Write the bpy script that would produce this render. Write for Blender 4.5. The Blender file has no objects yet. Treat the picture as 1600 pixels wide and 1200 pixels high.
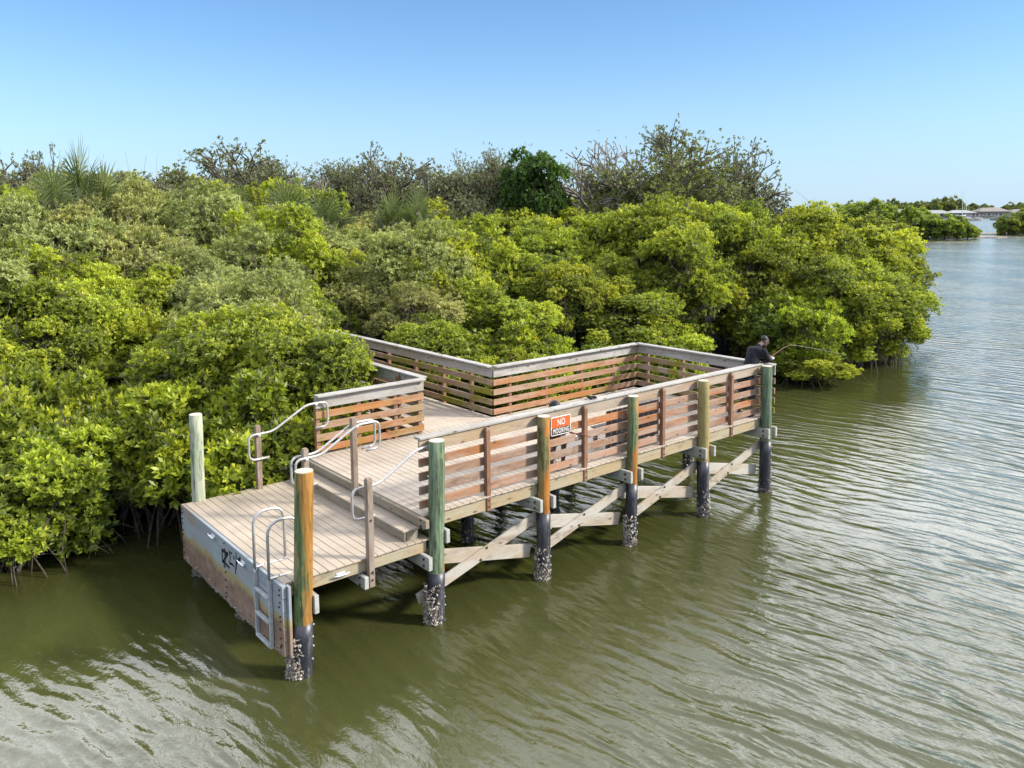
import bpy, bmesh, math, random
import numpy as np
from mathutils import Vector, Matrix
R = math.radians
scene = bpy.context.scene
col = scene.collection
rnd = random.Random(7)

# ------------------------------------------------------------------ camera
FPX, CX, CY, PITCH, ROLL, YAW = 1269.458, 800.0, 461.124, 0.10235, -0.00844, 0.87772
CAM = np.array([-7.18, -10.73575, 6.72867])
_F = np.array([math.cos(YAW), math.sin(YAW), 0]); _R = np.array([math.sin(YAW), -math.cos(YAW), 0]); _U = np.array([0, 0, 1.0])
_F2 = _F*math.cos(PITCH) - _U*math.sin(PITCH); _U2 = _U*math.cos(PITCH) + _F*math.sin(PITCH)
_R3 = _R*math.cos(ROLL) + _U2*math.sin(ROLL); _U3 = _U2*math.cos(ROLL) - _R*math.sin(ROLL)
cam_data = bpy.data.cameras.new('camera'); cam = bpy.data.objects.new('camera', cam_data); col.objects.link(cam)
m = Matrix.Identity(4)
for i in range(3):
    m[i][0] = _R3[i]; m[i][1] = _U3[i]; m[i][2] = -_F2[i]; m[i][3] = CAM[i]
cam.matrix_world = m
cam_data.sensor_width = 36.0; cam_data.lens = FPX*36/1600
cam_data.shift_y = -(600-CY)/1600
cam_data.clip_start = 0.1; cam_data.clip_end = 20000
scene.camera = cam
def proj(P):
    d = np.asarray(P, float) - CAM; z = d @ _F2
    return CX + FPX*(d @ _R3)/z, CY - FPX*(d @ _U3)/z, z
def at(px, py, depth):          # world point seen at this pixel of the photo at a chosen distance
    return CAM + depth*(_F2 + _R3*(px-CX)/FPX - _U3*(py-CY)/FPX)

# ------------------------------------------------------------------ object helpers
def tag(o, label=None, cat=None, group=None, kind=None):
    if label: o['label'] = label
    if cat: o['category'] = cat
    if group: o['group'] = group
    if kind: o['kind'] = kind
    return o
def empty(name, loc, label=None, cat=None, group=None, rz=0.0):
    o = bpy.data.objects.new(name, None); col.objects.link(o)
    o.location = loc; o.rotation_euler = (0, 0, rz); o.empty_display_size = .3
    return tag(o, label, cat, group)
def link(name, me, mat=None, parent=None, smooth=False):
    o = bpy.data.objects.new(name, me); col.objects.link(o)
    if mat is not None and not me.materials: me.materials.append(mat)
    if parent is not None: o.parent = parent
    if smooth: me.polygons.foreach_set('use_smooth', [True]*len(me.polygons))
    return o
def copy_tree(o, parent=None):
    c = o.copy(); col.objects.link(c); c.parent = parent
    for ch in list(o.children): copy_tree(ch, c)
    return c

class MB:
    def __init__(s): s.v = []; s.f = []; s.seps = []
    def add(s, vs, fs):
        n = len(s.v); s.v += [tuple(map(float, p)) for p in vs]; s.f += [tuple(i+n for i in f) for f in fs]
    def box(s, lo, hi, c=0.006, jit=0.0):
        # chamfered box: 24 verts
        lo = np.array(lo, float); hi = np.array(hi, float)
        if jit:
            d = np.array([rnd.uniform(-jit, jit) for _ in range(3)]); lo = lo+d; hi = hi+d
        M = np.eye(3); s.obox((lo+hi)/2, M, (hi-lo)/2, c)
    def obox(s, ctr, M, h, c=0.006):
        h = np.array(h, float); c = min(c, .3*h.min()); vs = []; idx = {}
        for sx in (-1, 1):
            for sy in (-1, 1):
                for sz in (-1, 1):
                    sg = np.array([sx, sy, sz])
                    for ax in range(3):
                        p = sg*(h-c); p[ax] = sg[ax]*h[ax]
                        idx[(sx, sy, sz, ax)] = len(vs); vs.append(np.asarray(ctr) + np.asarray(M) @ p)
        fs = []
        for ax in range(3):
            a, b = [(1, 2), (2, 0), (0, 1)][ax]
            for sg in (-1, 1):
                q = []
                for u, w in ((-1, -1), (1, -1), (1, 1), (-1, 1)):
                    k = [0, 0, 0]; k[ax] = sg; k[a] = u; k[b] = w; q.append(idx[(k[0], k[1], k[2], ax)])
                fs.append(q if sg > 0 else q[::-1])
        for ax in range(3):           # edge strips parallel to ax
            a, b = [(1, 2), (2, 0), (0, 1)][ax]
            for u in (-1, 1):
                for w in (-1, 1):
                    k0 = [0, 0, 0]; k0[a] = u; k0[b] = w; k1 = list(k0); k0[ax] = -1; k1[ax] = 1
                    q = [idx[(*k0, a)], idx[(*k1, a)], idx[(*k1, b)], idx[(*k0, b)]]
                    fs.append(q if u*w < 0 else q[::-1])
        for sx in (-1, 1):
            for sy in (-1, 1):
                for sz in (-1, 1):
                    q = [idx[(sx, sy, sz, 0)], idx[(sx, sy, sz, 1)], idx[(sx, sy, sz, 2)]]
                    fs.append(q if sx*sy*sz > 0 else q[::-1])
        s.add(vs, fs)
    def bar(s, p0, p1, w, h, up=(0, 0, 1), c=0.006):
        p0 = np.array(p0, float); p1 = np.array(p1, float); x = p1-p0; L = np.linalg.norm(x); x /= L
        y = np.cross(up, x); y /= np.linalg.norm(y); z = np.cross(x, y)
        s.obox((p0+p1)/2, np.array([x, y, z]).T, (L/2, w/2, h/2), c)
    def tube(s, path, r, n=8, cap=True):
        P = [np.array(p, float) for p in path]; rs = r if hasattr(r, '__len__') else [r]*len(P)
        prev = None; rings = []
        for i, p in enumerate(P):
            t = P[min(i+1, len(P)-1)] - P[max(i-1, 0)]; t = t/(np.linalg.norm(t)+1e-9)
            if prev is None:
                a = np.cross(t, (0, 0, 1.0)) if abs(t[2]) < .9 else np.cross(t, (1.0, 0, 0))
            else:
                a = prev - t*(prev @ t)
            a = a/(np.linalg.norm(a)+1e-9); prev = a; b = np.cross(t, a)
            rings.append([p + rs[i]*(a*math.cos(2*math.pi*k/n) + b*math.sin(2*math.pi*k/n)) for k in range(n)])
        vs = [q for rg in rings for q in rg]; fs = []
        for i in range(len(P)-1):
            for k in range(n):
                k2 = (k+1) % n; fs.append((i*n+k, i*n+k2, (i+1)*n+k2, (i+1)*n+k))
        if cap: fs += [tuple(range(n))[::-1], tuple((len(P)-1)*n+k for k in range(n))]
        s.add(vs, fs)
    def build(s, name, mat=None, parent=None, smooth=False, origin=None):
        if len(s.seps) > 1:          # every bolt or nail an object of its own
            cuts = s.seps[1:] + [len(s.v)]; a0 = 0; o = None
            for c1 in cuts:
                p = MB(); p.v = s.v[a0:c1]; p.f = [tuple(i-a0 for i in f) for f in s.f if a0 <= f[0] < c1]; o = p.build(name, mat, parent, smooth); s.last = getattr(s, 'last', []) + [o]; a0 = c1
            return o
        me = bpy.data.meshes.new(name)
        v = s.v if origin is None else [tuple(np.array(p)-origin) for p in s.v]
        me.from_pydata(v, [], s.f); me.update()
        o = link(name, me, mat, parent, smooth)
        if origin is not None: o.location = origin
        return o
def arc_path(pts, rad=.1, n=5):   # polyline with rounded corners
    P = [np.array(p, float) for p in pts]; out = [P[0]]
    for i in range(1, len(P)-1):
        a = P[i-1]-P[i]; b = P[i+1]-P[i]; la, lb = np.linalg.norm(a), np.linalg.norm(b)
        r = min(rad, .45*la, .45*lb); s0 = P[i]+a/la*r; s1 = P[i]+b/lb*r
        for k in range(n+1):
            t = k/n; out.append(s0*(1-t)**2 + 2*P[i]*t*(1-t) + s1*t*t)
    out.append(P[-1]); return out

# ------------------------------------------------------------------ material helpers
class NT:
    def __init__(s, name):
        s.mat = bpy.data.materials.new(name); s.mat.use_nodes = True; s.t = s.mat.node_tree; s.t.nodes.clear()
        s.out = s.n('ShaderNodeOutputMaterial')
    def n(s, ty, **kw):
        d = s.t.nodes.new(ty)
        for k, v in kw.items():
            if hasattr(d, k) and k not in d.inputs: setattr(d, k, v)
            else: d.inputs[k].default_value = v
        return d
    def l(s, a, b): s.t.links.new(a, b); return b
    def val(s, x, sock):
        if isinstance(x, bpy.types.NodeSocket): s.l(x, sock)
        else: sock.default_value = x
    def math(s, op, a, b=0.5, clamp=False):
        d = s.t.nodes.new('ShaderNodeMath'); d.operation = op; d.use_clamp = clamp
        s.val(a, d.inputs[0]); s.val(b, d.inputs[1]); return d.outputs[0]
    def mix(s, f, a, b, blend='MIX'):
        d = s.t.nodes.new('ShaderNodeMix'); d.data_type = 'RGBA'; d.blend_type = blend
        s.val(f, d.inputs[0]); 
        for x, k in ((a, 6), (b, 7)):
            s.val(x if isinstance(x, bpy.types.NodeSocket) else (*x[:3], 1), d.inputs[k])
        return d.outputs[2]
    def noise(s, vec, scale=1, detail=3, rough=.55, dist=0.0):
        d = s.n('ShaderNodeTexNoise', Scale=scale, Detail=detail, Roughness=rough, Distortion=dist); s.l(vec, d.inputs['Vector']); return d.outputs['Fac']
    def mapping(s, vec, scale=(1, 1, 1), rot=(0, 0, 0), loc=(0, 0, 0)):
        d = s.n('ShaderNodeMapping'); s.l(vec, d.inputs['Vector'])
        d.inputs['Scale'].default_value = scale; d.inputs['Rotation'].default_value = rot; d.inputs['Location'].default_value = loc; return d.outputs[0]
    def ramp(s, f, stops, interp='LINEAR'):
        d = s.n('ShaderNodeValToRGB'); d.color_ramp.interpolation = interp; e = d.color_ramp.elements
        while len(e) < len(stops): e.new(.5)
        for i, (p, c) in enumerate(stops):
            e[i].position = p; e[i].color = (*c, 1) if len(c) == 3 else c
        s.l(f, d.inputs[0]); return d.outputs[0]
    def step(s, f, lo, hi):
        d = s.n('ShaderNodeMapRange', interpolation_type='SMOOTHSTEP'); s.l(f, d.inputs['Value'])
        d.inputs['From Min'].default_value = lo; d.inputs['From Max'].default_value = hi; return d.outputs[0]
    def coord(s, k='Object'): return s.n('ShaderNodeTexCoord').outputs[k]
    def bump(s, h, strength=.3, dist=.01):
        d = s.n('ShaderNodeBump', Strength=strength, Distance=dist); s.l(h, d.inputs['Height']); return d.outputs[0]
    def principled(s, color, rough=.7, normal=None, metallic=0.0, spec=.5):
        d = s.n('ShaderNodeBsdfPrincipled'); s.val(color if isinstance(color, bpy.types.NodeSocket) else (*color, 1), d.inputs['Base Color'])
        s.val(rough, d.inputs['Roughness']); d.inputs['Metallic'].default_value = metallic; d.inputs['Specular IOR Level'].default_value = spec
        if normal is not None: s.l(normal, d.inputs['Normal'])
        s.l(d.outputs[0], s.out.inputs['Surface']); return d

def wood(name, cols, weather, axis=0, wfac=.45, moss=None, moss_f=0.0, rough=.78, spec=.3, grain=1.0, knots=True):
    """planks: colour per board, grain stretched along `axis`, weathered grey patches, knots"""
    k = NT(name); co = k.coord(); isl = k.n('ShaderNodeNewGeometry').outputs['Random Per Island']
    st = [(i/max(1, len(cols)-1), c) for i, c in enumerate(cols)]
    base = k.ramp(isl, st)
    off = k.n('ShaderNodeCombineXYZ'); o7 = k.math('MULTIPLY', isl, 37.0)
    for i in range(3): k.l(o7, off.inputs[i])
    va = k.n('ShaderNodeVectorMath', operation='ADD'); k.l(co, va.inputs[0]); k.l(off.outputs[0], va.inputs[1]); vec = va.outputs[0]
    sc = [22, 22, 22]; sc[axis] = 1.1
    g = k.noise(k.mapping(vec, tuple(sc)), 1.0, 6, .7, .6)
    sc2 = [3.2, 3.2, 3.2]; sc2[axis] = .7
    p = k.noise(k.mapping(vec, tuple(sc2)), 1.0, 4, .65)
    c = k.mix(k.math('MULTIPLY', k.step(p, .38, .62), min(1.0, wfac*1.1)), base, weather)
    c = k.mix(k.math('MULTIPLY', k.step(g, .52, .75), .55*grain), c, tuple(.45*x for x in cols[0]), 'MIX')
    c = k.mix(k.math('MULTIPLY', k.step(g, .5, .25), .28*grain), c, tuple(min(1, 1.5*x) for x in weather))
    if knots:
        vo = k.n('ShaderNodeTexVoronoi', Scale=1.0); sk = [7, 7, 7]; sk[axis] = 2.6
        k.l(k.mapping(vec, tuple(sk)), vo.inputs['Vector'])
        kn = k.step(vo.outputs['Distance'], .17, .06)
        c = k.mix(k.math('MULTIPLY', kn, .8), c, (.05, .025, .012))
    spl = k.noise(k.mapping(vec, tuple(60 if i != axis else .8 for i in range(3)), loc=(5, 5, 5)), 1.0, 3, .6, .3)
    c = k.mix(k.math('MULTIPLY', k.step(spl, .66, .74), .75*grain), c, tuple(.16*x for x in cols[0]))
    blot = k.noise(k.mapping(vec, tuple(6 if i != axis else 2.2 for i in range(3)), loc=(2, 8, 1)), 1.0, 5, .75, .8)
    c = k.mix(k.math('MULTIPLY', k.step(blot, .50, .70), .6), c, tuple(.38*x for x in cols[-1]))
    if moss:
        ms = k.noise(co, 1.6, 4, .7)
        c = k.mix(k.math('MULTIPLY', k.step(ms, .45, .62), moss_f), c, moss)
    k.principled(c, rough, k.bump(g, .35, .006), spec=spec); return k.mat

def plain(name, c, rough=.6, metallic=0.0, var=.25, scale=14, spec=.5, bump=0.0):
    k = NT(name); co = k.coord(); nz = k.noise(co, scale, 4, .6)
    cc = k.mix(k.step(nz, .35, .7), tuple(x*(1-var) for x in c), tuple(min(1, x*(1+var)) for x in c))
    k.principled(cc, rough, k.bump(nz, bump, .01) if bump else None, metallic, spec); return k.mat

def pile_mat(name, green, tan, orange_col, orange_amt, tan_amt, dirn=(1, 0), z0=0.8, z1=3.1, orange_low=0.0):
    """treated pile: streaky green with tan and orange runs on one side"""
    k = NT(name); co = k.coord()
    g = k.noise(k.mapping(co, (17, 17, 1.0)), 1.0, 6, .75, 1.3)
    big = k.noise(k.mapping(co, (5, 5, 1.2)), 1.0, 4, .65, .5)
    c = k.mix(k.step(g, .42, .66), green, tuple(.36*x for x in green))
    c = k.mix(k.math('MULTIPLY', k.step(g, .52, .36), .45), c, tuple(min(1, 1.7*x+.05) for x in green))
    c = k.mix(k.math('MULTIPLY', k.step(big, .60-.32*tan_amt, .70-.32*tan_amt), .85), c, tan)
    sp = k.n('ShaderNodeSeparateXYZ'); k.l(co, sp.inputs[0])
    side = k.math('ADD', k.math('MULTIPLY', sp.outputs[0], dirn[0]*4), k.math('MULTIPLY', sp.outputs[1], dirn[1]*4))  # orange colour grows towards the dirn side of the pile
    f = k.math('ADD', k.math('ADD', side, k.math('MULTIPLY', k.math('SUBTRACT', big, .5), 2.6)), orange_amt-.5)
    if orange_low:
        f = k.math('ADD', f, k.math('MULTIPLY', k.step(sp.outputs[2], z0+1.1, z0), orange_low))
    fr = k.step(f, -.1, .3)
    rc = k.mix(k.step(g, .4, .66), orange_col, tuple(.55*x for x in orange_col))
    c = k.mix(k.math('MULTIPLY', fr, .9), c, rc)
    c = k.mix(k.math('MULTIPLY', k.step(k.noise(k.mapping(co, (9, 9, 2.2), loc=(3, 3, 3)), 1, 3, .6), .66, .76), .7), c, (.06, .04, .02))
    ck = k.noise(k.mapping(co, (38, 38, .9), loc=(7, 1, 4)), 1.0, 4, .6, .5)
    c = k.mix(k.math('MULTIPLY', k.step(ck, .58, .68), .8), c, (.035, .03, .018))
    mt = k.noise(k.mapping(co, (11, 11, 5), loc=(1, 5, 2)), 1.0, 5, .7, 1.2)
    c = k.mix(k.math('MULTIPLY', k.step(mt, .50, .70), .55), c, tuple(.42*x for x in green))
    k.principled(c, .85, k.bump(k.math('ADD', g, k.math('MULTIPLY', ck, -.8)), .7, .010), spec=.2); return k.mat
# ------------------------------------------------------------------ settings
SKY_DUST, SKY_OZONE, SKY_S, ADDED_CLOUD_F, ADDED_CLOUD_C, SKY_TINT, HORIZON = 0.0, 2.0, .07, .95, (52, 52.6, 53.4), (.84, 1.06, 1.28), (.52, .72, .97)
SUN_E, SUN_ANG, EXPO, WAVE_D, DENS = 3.5, 7.0, 1.05, 1.0, 36
EXTRA = [(1.0, 6.85, 4.05), (-.7, 6.85, 3.1), (.4, 6.35, 2.6), (.9, 8.2, 4.4), (-1.9, 7.7, 3.0), (1.0, 10.2, 5.0), (-3.0, 8.4, 2.9), (-5.1, 6.9, 2.0), (-4.3, 7.4, 2.3), (-6.2, 6.9, 2.2), (-.4, 8.4, 4.2), (21.4, 5.7, 1.0), (26.4, 5.9, 3.6), (28.2, 6.0, 3.9), (30.0, 7.4, 4.8), (32.6, 8.8, 5.7), (35.5, 10.9, 6.2)]
# ------------------------------------------------------------------ materials
WG = (.40, .375, .335)
M = {}
M['slat_x'] = wood('slat_wood', [(.24, .088, .028), (.35, .125, .027), (.19, .100, .058), (.27, .150, .09), (.39, .130, .028), (.26, .17, .12)], (.30, .235, .19), 0, .6)
M['slat_y'] = wood('slat_wood_cross', [(.26, .15, .085), (.22, .135, .09), (.30, .18, .12), (.25, .16, .11)], (.30, .24, .19), 1, .6, moss=(.17, .155, .012), moss_f=1.0)
M['slat_back'] = wood('slat_wood_back', [(.28, .110, .038), (.34, .138, .042), (.25, .140, .085), (.30, .155, .080)], (.32, .235, .185), 0, .55, moss=(.17, .15, .03), moss_f=.35)
M['grey_x'] = wood('weathered_board', [(.30, .275, .24), (.26, .23, .195), (.33, .31, .28)], (.37, .355, .335), 0, .7, knots=True, grain=.8)
M['grey_y'] = wood('weathered_board_cross', [(.27, .245, .215), (.29, .265, .24)], (.35, .335, .32), 1, .7, grain=.9)
M['outer_x'] = wood('outer_top_board', [(.27, .18, .11), (.32, .225, .13), (.28, .215, .155), (.33, .275, .21)], (.35, .30, .25), 0, .6, grain=.7)
M['post'] = wood('post_wood', [(.18, .088, .048), (.21, .105, .058), (.185, .10, .062)], (.27, .19, .145), 2, .35)
M['post_grey'] = wood('stair_post_wood', [(.20, .13, .085), (.17, .12, .085), (.215, .125, .075)], (.29, .25, .205), 2, .6)
M['joist_x'] = wood('fascia_wood', [(.29, .22, .13), (.34, .25, .135), (.32, .265, .18)], (.29, .275, .21), 0, .5, grain=.8)
M['riser_y'] = wood('riser_wood', [(.23, .185, .125), (.20, .155, .11), (.25, .20, .135)], (.27, .245, .195), 1, .5, grain=1.2)
M['beam_y'] = wood('beam_wood', [(.33, .325, .27), (.29, .29, .25), (.35, .32, .25)], (.37, .37, .34), 1, .6, grain=.6)
M['brace'] = wood('brace_wood', [(.30, .215, .13), (.34, .29, .23), (.32, .24, .165)], (.38, .365, .325), 0, .7, grain=.6)

def deck_mat(name, c, c2):
    k = NT(name); co = k.coord(); isl = k.n('ShaderNodeNewGeometry').outputs['Random Per Island']
    big = k.noise(co, .9, 4, .6); fine = k.noise(k.mapping(co, (120, 3, 3)), 1, 3, .6)
    a = k.mix(isl, c, tuple(.9*x for x in c))
    a = k.mix(k.step(big, .38, .68), a, c2)
    a = k.mix(k.math('MULTIPLY', k.step(k.noise(co, 2.6, 6, .75), .50, .70), .45), a, tuple(.6*x for x in c))
    a = k.mix(k.math('MULTIPLY', k.step(fine, .5, .7), .18), a, tuple(.6*x for x in c))
    k.principled(a, .62, k.bump(fine, .25, .003), spec=.3); return k.mat
M['deck'] = deck_mat('composite_decking', (.375, .31, .24), (.42, .35, .28))
M['deck_low'] = deck_mat('composite_decking_low', (.35, .285, .215), (.395, .325, .25))

gr = (.165, .215, .10)
M['pile_green'] = pile_mat('green_pile', (.135, .18, .105), (.22, .25, .13), (.40, .19, .04), -.75, .05, orange_low=.9, z0=.85)
M['pile_gold'] = pile_mat('gold_orange_pile', (.10, .135, .05), (.24, .215, .10), (.32, .145, .030), .10, .40, dirn=(.85, -.45), z0=.7)
M['pile_olive'] = pile_mat('olive_pile', (.13, .12, .045), (.22, .19, .085), (.40, .145, .025), .40, .45, dirn=(.8, -.35), orange_low=.35, z0=1.2)
M['pile_mix'] = pile_mat('mixed_pile', (.14, .17, .08), (.20, .19, .09), (.38, .15, .03), .12, .15, dirn=(.8, -.3), orange_low=.65, z0=1.2)
M['pile_tan'] = pile_mat('tan_pile', (.16, .15, .055), (.27, .215, .09), (.38, .17, .04), .1, .8, dirn=(.8, -.35), orange_low=.4, z0=1.2)
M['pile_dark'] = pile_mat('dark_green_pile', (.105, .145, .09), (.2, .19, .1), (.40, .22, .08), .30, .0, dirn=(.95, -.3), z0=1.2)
M['pile_pale'] = pile_mat('pale_pile', (.27, .31, .20), (.36, .37, .27), (.36, .22, .07), -.95, .55, orange_low=.55, z0=1.3)
M['pile_top'] = wood('pile_end_grain', [(.42, .40, .30), (.45, .33, .24)], (.5, .46, .38), 0, .6, knots=False)
k = NT('pile_jacket'); co = k.coord(); n1 = k.noise(k.mapping(co, (7, 7, 2)), 1, 4, .65)
c = k.mix(k.step(n1, .45, .7), (.018, .018, .024), (.07, .065, .072)); c = k.mix(k.math('MULTIPLY', k.step(k.noise(co, 30, 3, .6), .6, .75), .5), c, (.14, .13, .12))
k.principled(c, .42, k.bump(n1, .3, .01)); M['jacket'] = k.mat
k = NT('oyster_shell'); isl = k.n('ShaderNodeNewGeometry').outputs['Random Per Island']
c = k.ramp(isl, [(0, (.10, .08, .065)), (.35, (.20, .16, .13)), (.65, (.28, .235, .19)), (.90, (.37, .32, .27)), (1, (.58, .52, .45))]); k.principled(c, .75); M['oyster'] = k.mat
M['alu'] = plain('dull_aluminium', (.44, .42, .40), .42, .55, .12, 20)
M['alu_flat'] = plain('painted_aluminium', (.40, .41, .42), .5, .25, .15, 9)
M['galv'] = plain('galvanised_steel', (.70, .71, .73), .4, .6, .15, 30)
M['bolt'] = plain('rusty_bolt', (.05, .04, .035), .7, .3, .4, 40)
k = NT('fender_boards'); co = k.coord(); sp = k.n('ShaderNodeSeparateXYZ'); k.l(co, sp.inputs[0])
isl = k.n('ShaderNodeNewGeometry').outputs['Random Per Island']
g = k.noise(k.mapping(co, (20, 1.0, 20)), 1, 6, .7, .5); w = k.noise(k.mapping(co, (1, .9, 1.6)), 1.6, 4, .6)
pale = k.mix(isl, (.255, .27, .28), (.215, .235, .255)); pale = k.mix(k.math('MULTIPLY', k.step(w, .5, .72), .8), pale, (.27, .33, .315))
stain = k.math('MULTIPLY', k.math('MULTIPLY', k.step(sp.outputs[1], 2.9, 4.0), k.step(sp.outputs[2], 1.12, 1.24)), k.step(k.noise(co, 2.2, 4, .6), .40, .55))
pale = k.mix(k.math('MULTIPLY', stain, .75), pale, (.26, .185, .125))
drip = k.noise(k.mapping(co, (9, 9, .7)), 1, 4, .7)
zz = k.math('ADD', k.math('ADD', sp.outputs[2], k.math('MULTIPLY', k.math('SUBTRACT', w, .5), .3)), k.math('MULTIPLY', k.math('SUBTRACT', drip, .5), .28))
low = k.mix(k.step(k.noise(co, 4, 5, .7), .35, .7), (.17, .105, .07), (.27, .19, .135))
edge = k.mix(k.step(zz, .76, .90), low, (.30, .235, .10)); 
c = k.mix(k.step(zz, .86, 1.02), edge, pale)
c = k.mix(k.math('MULTIPLY', k.step(g, .54, .76), .35), c, (.12, .10, .085))
k.principled(c, .75, k.bump(g, .35, .006), spec=.3); M['fender'] = k.mat
M['ink'] = plain('black_spray_paint', (.012, .012, .016), .55, 0, .2, 30)
M['sign_orange'] = plain('sign_orange', (.50, .085, .012), .45, 0, .06, 5)
M['sign_dark'] = plain('sign_dark', (.045, .028, .024), .5, 0, .1, 5)
M['sign_white'] = plain('sign_white', (.80, .79, .76), .45, 0, .05, 5)
M['bench'] = wood('bench_slats', [(.10, .085, .075), (.125, .105, .095), (.085, .07, .06)], (.16, .145, .135), 2, .5, knots=False)

# ------------------------------------------------------------------ pier
S, W, ZU, ZL, ZR = 2.4, 4.215, 1.823, 1.433, 3.08
pier = empty('fishing_pier', (0, 0, 0), 'weathered wooden fishing pier with lower boarding platform, slatted railings and black sleeved pilings', 'pier')

def oysters(name, x, y, z0, z1, r, n, parent, seed, side=None):
    rg = random.Random(seed); b = MB()
    for i in range(n):
        t = rg.random()**1.7; z = z0 + (z1-z0)*t
        a = rg.uniform(0, 2*math.pi) if side is None else rg.gauss(side, .85)
        rr = r + rg.uniform(0, .05)*(1-t*.7); c = np.array([x+rr*math.cos(a), y+rr*math.sin(a), z])
        s = rg.uniform(.012, .038); u = np.array([rg.gauss(0, 1) for _ in range(3)]); u /= np.linalg.norm(u)
        w = np.cross(u, [rg.gauss(0, 1) for _ in range(3)]); w /= np.linalg.norm(w); q = np.cross(u, w)
        vs = [c-u*s, c+w*s*.7, c+u*s*1.3, c-w*s*.7, c+q*s*.45, c-q*s*.35]
        b.add(vs, [(0, 1, 4), (1, 2, 4), (2, 3, 4), (3, 0, 4), (1, 0, 5), (2, 1, 5), (3, 2, 5), (0, 3, 5)])
    for i in range(n//2):         # the crust under the shells
        t = rg.random()**1.5; a = rg.uniform(0, 2*math.pi) if side is None or rg.random() < .35 else rg.gauss(side, .9)
        c = np.array([x+r*math.cos(a), y+r*math.sin(a), z0+(z1-z0)*.62*t]); s = rg.uniform(.022, .05)*(1-.5*t)
        o = np.array([math.cos(a), math.sin(a), 0]); q = np.array([-math.sin(a), math.cos(a), 0]); w = np.array([0, 0, 1.0])
        vs = [c+q*s, c+w*s, c-q*s, c-w*s, c+o*s*rg.uniform(.6, 1.1), c-o*s*.4]
        b.add(vs, [(0, 1, 4), (1, 2, 4), (2, 3, 4), (3, 0, 4), (1, 0, 5), (2, 1, 5), (3, 2, 5), (0, 3, 5)])
    return tag(b.build(name, M['oyster'], parent), kind='stuff')

def pile(base, top, r, mat, zwrap, seed, noy=260, zoy=.5, side=None):
    rg = random.Random(seed); base = np.array(base, float); top = np.array(top, float)
    b = MB(); n = 20; path = []; rs = []
    H = top[2]-base[2]
    for i in range(15):
        t = i/14; p = base + (top-base)*t
        path.append(p + np.array([rg.gauss(0, .002), rg.gauss(0, .002), 0])); rs.append(r*(1.04-.06*t+rg.uniform(-.012, .012)))
    path[-1] = top.copy(); rs.append(rs[-1]*.9); path.append(top+np.array([0, 0, .012]))
    b.tube(path, rs, n)
    o = b.build('piling', M[mat], pier, True, origin=np.array([base[0], base[1], 0]))
    e = MB(); e.tube([top+np.array([0, 0, .008]), top+np.array([0, 0, .0155])], r*.93, n)
    c = e.build('end_grain', M['pile_top'], o); c.location = (-base[0], -base[1], 0)
    if zwrap:
        j = MB(); d = (top-base)/H; P = []; Rr = []
        for z in np.linspace(-1.2, zwrap, 9): P.append(base + d*(z-base[2])/d[2]); Rr.append(r*1.06+rg.uniform(-.002, .004))
        j.tube(P, Rr, n); jo = j.build('sleeve', M['jacket'], o, True); jo.location = (-base[0], -base[1], 0)
        nb = MB()
        for z in np.arange(.25, zwrap, .17):
            q = base + d*(z-base[2])/d[2]; a = rg.choice((-.7, -.55, -.9)); q = q + np.array([math.cos(a), math.sin(a), 0])*r*1.07
            nb.seps.append(len(nb.v)); nb.tube([q, q+np.array([math.cos(a), math.sin(a), 0])*.018], .014, 6)
        nb.build('nail', M['galv'], o)
        for k_ in nb.last: k_.location = (-base[0], -base[1], 0)
    if noy:
        ob = oysters('oysters', base[0], base[1], -.1, zoy, r*1.08, noy, o, seed+50, side); ob.location = (-base[0], -base[1], 0)
    return o

SD = math.atan2(-.55, -.83)     # clumps sit on the side facing the open water
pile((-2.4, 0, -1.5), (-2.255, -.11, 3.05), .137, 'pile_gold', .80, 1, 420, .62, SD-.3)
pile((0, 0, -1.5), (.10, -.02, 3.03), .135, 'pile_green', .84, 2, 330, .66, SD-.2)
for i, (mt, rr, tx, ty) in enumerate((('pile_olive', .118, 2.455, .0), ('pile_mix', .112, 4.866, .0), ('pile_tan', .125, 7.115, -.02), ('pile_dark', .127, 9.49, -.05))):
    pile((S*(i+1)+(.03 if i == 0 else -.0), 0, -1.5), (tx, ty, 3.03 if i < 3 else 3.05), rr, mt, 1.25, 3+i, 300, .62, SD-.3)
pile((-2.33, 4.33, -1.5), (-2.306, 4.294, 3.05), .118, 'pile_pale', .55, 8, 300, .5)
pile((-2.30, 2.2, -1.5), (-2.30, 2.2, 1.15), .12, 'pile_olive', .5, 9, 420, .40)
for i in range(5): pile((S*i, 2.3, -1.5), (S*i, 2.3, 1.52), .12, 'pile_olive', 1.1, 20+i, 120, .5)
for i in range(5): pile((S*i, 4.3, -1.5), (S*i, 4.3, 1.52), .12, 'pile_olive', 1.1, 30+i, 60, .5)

# double cap beams clamped to the pile rows
def bolts(b, pts, d, r=.017, h=.012):
    d = np.array(d, float)
    for p in pts:
        b.seps.append(len(b.v)); p = np.array(p, float); b.tube([p, p+d*h], r, 6); b.tube([p+d*h, p+d*(h+.012)], r*.55, 6)
def cap_beam(u, v0, v1, z0, z1, th=.075, bolt_end=True, mat='beam_y'):
    b = MB(); b.box((u-th/2, v0, z0), (u+th/2, v1, z1), .008)
    o = b.build('cap_beam', M[mat], pier)
    if bolt_end:
        q = MB(); zc = (z0+z1)/2; bolts(q, [(u-th/2, v0+.14, zc+.055), (u-th/2, v0+.14, zc-.055)], (-1, 0, 0), .024); q.build('bolt', M['bolt'], o)
    return o
for i in range(1, 5):
    cap_beam(S*i-.178, -.20, W+.25, 1.34, 1.575); cap_beam(S*i+.178, -.16, W+.25, 1.33, 1.56)
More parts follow.
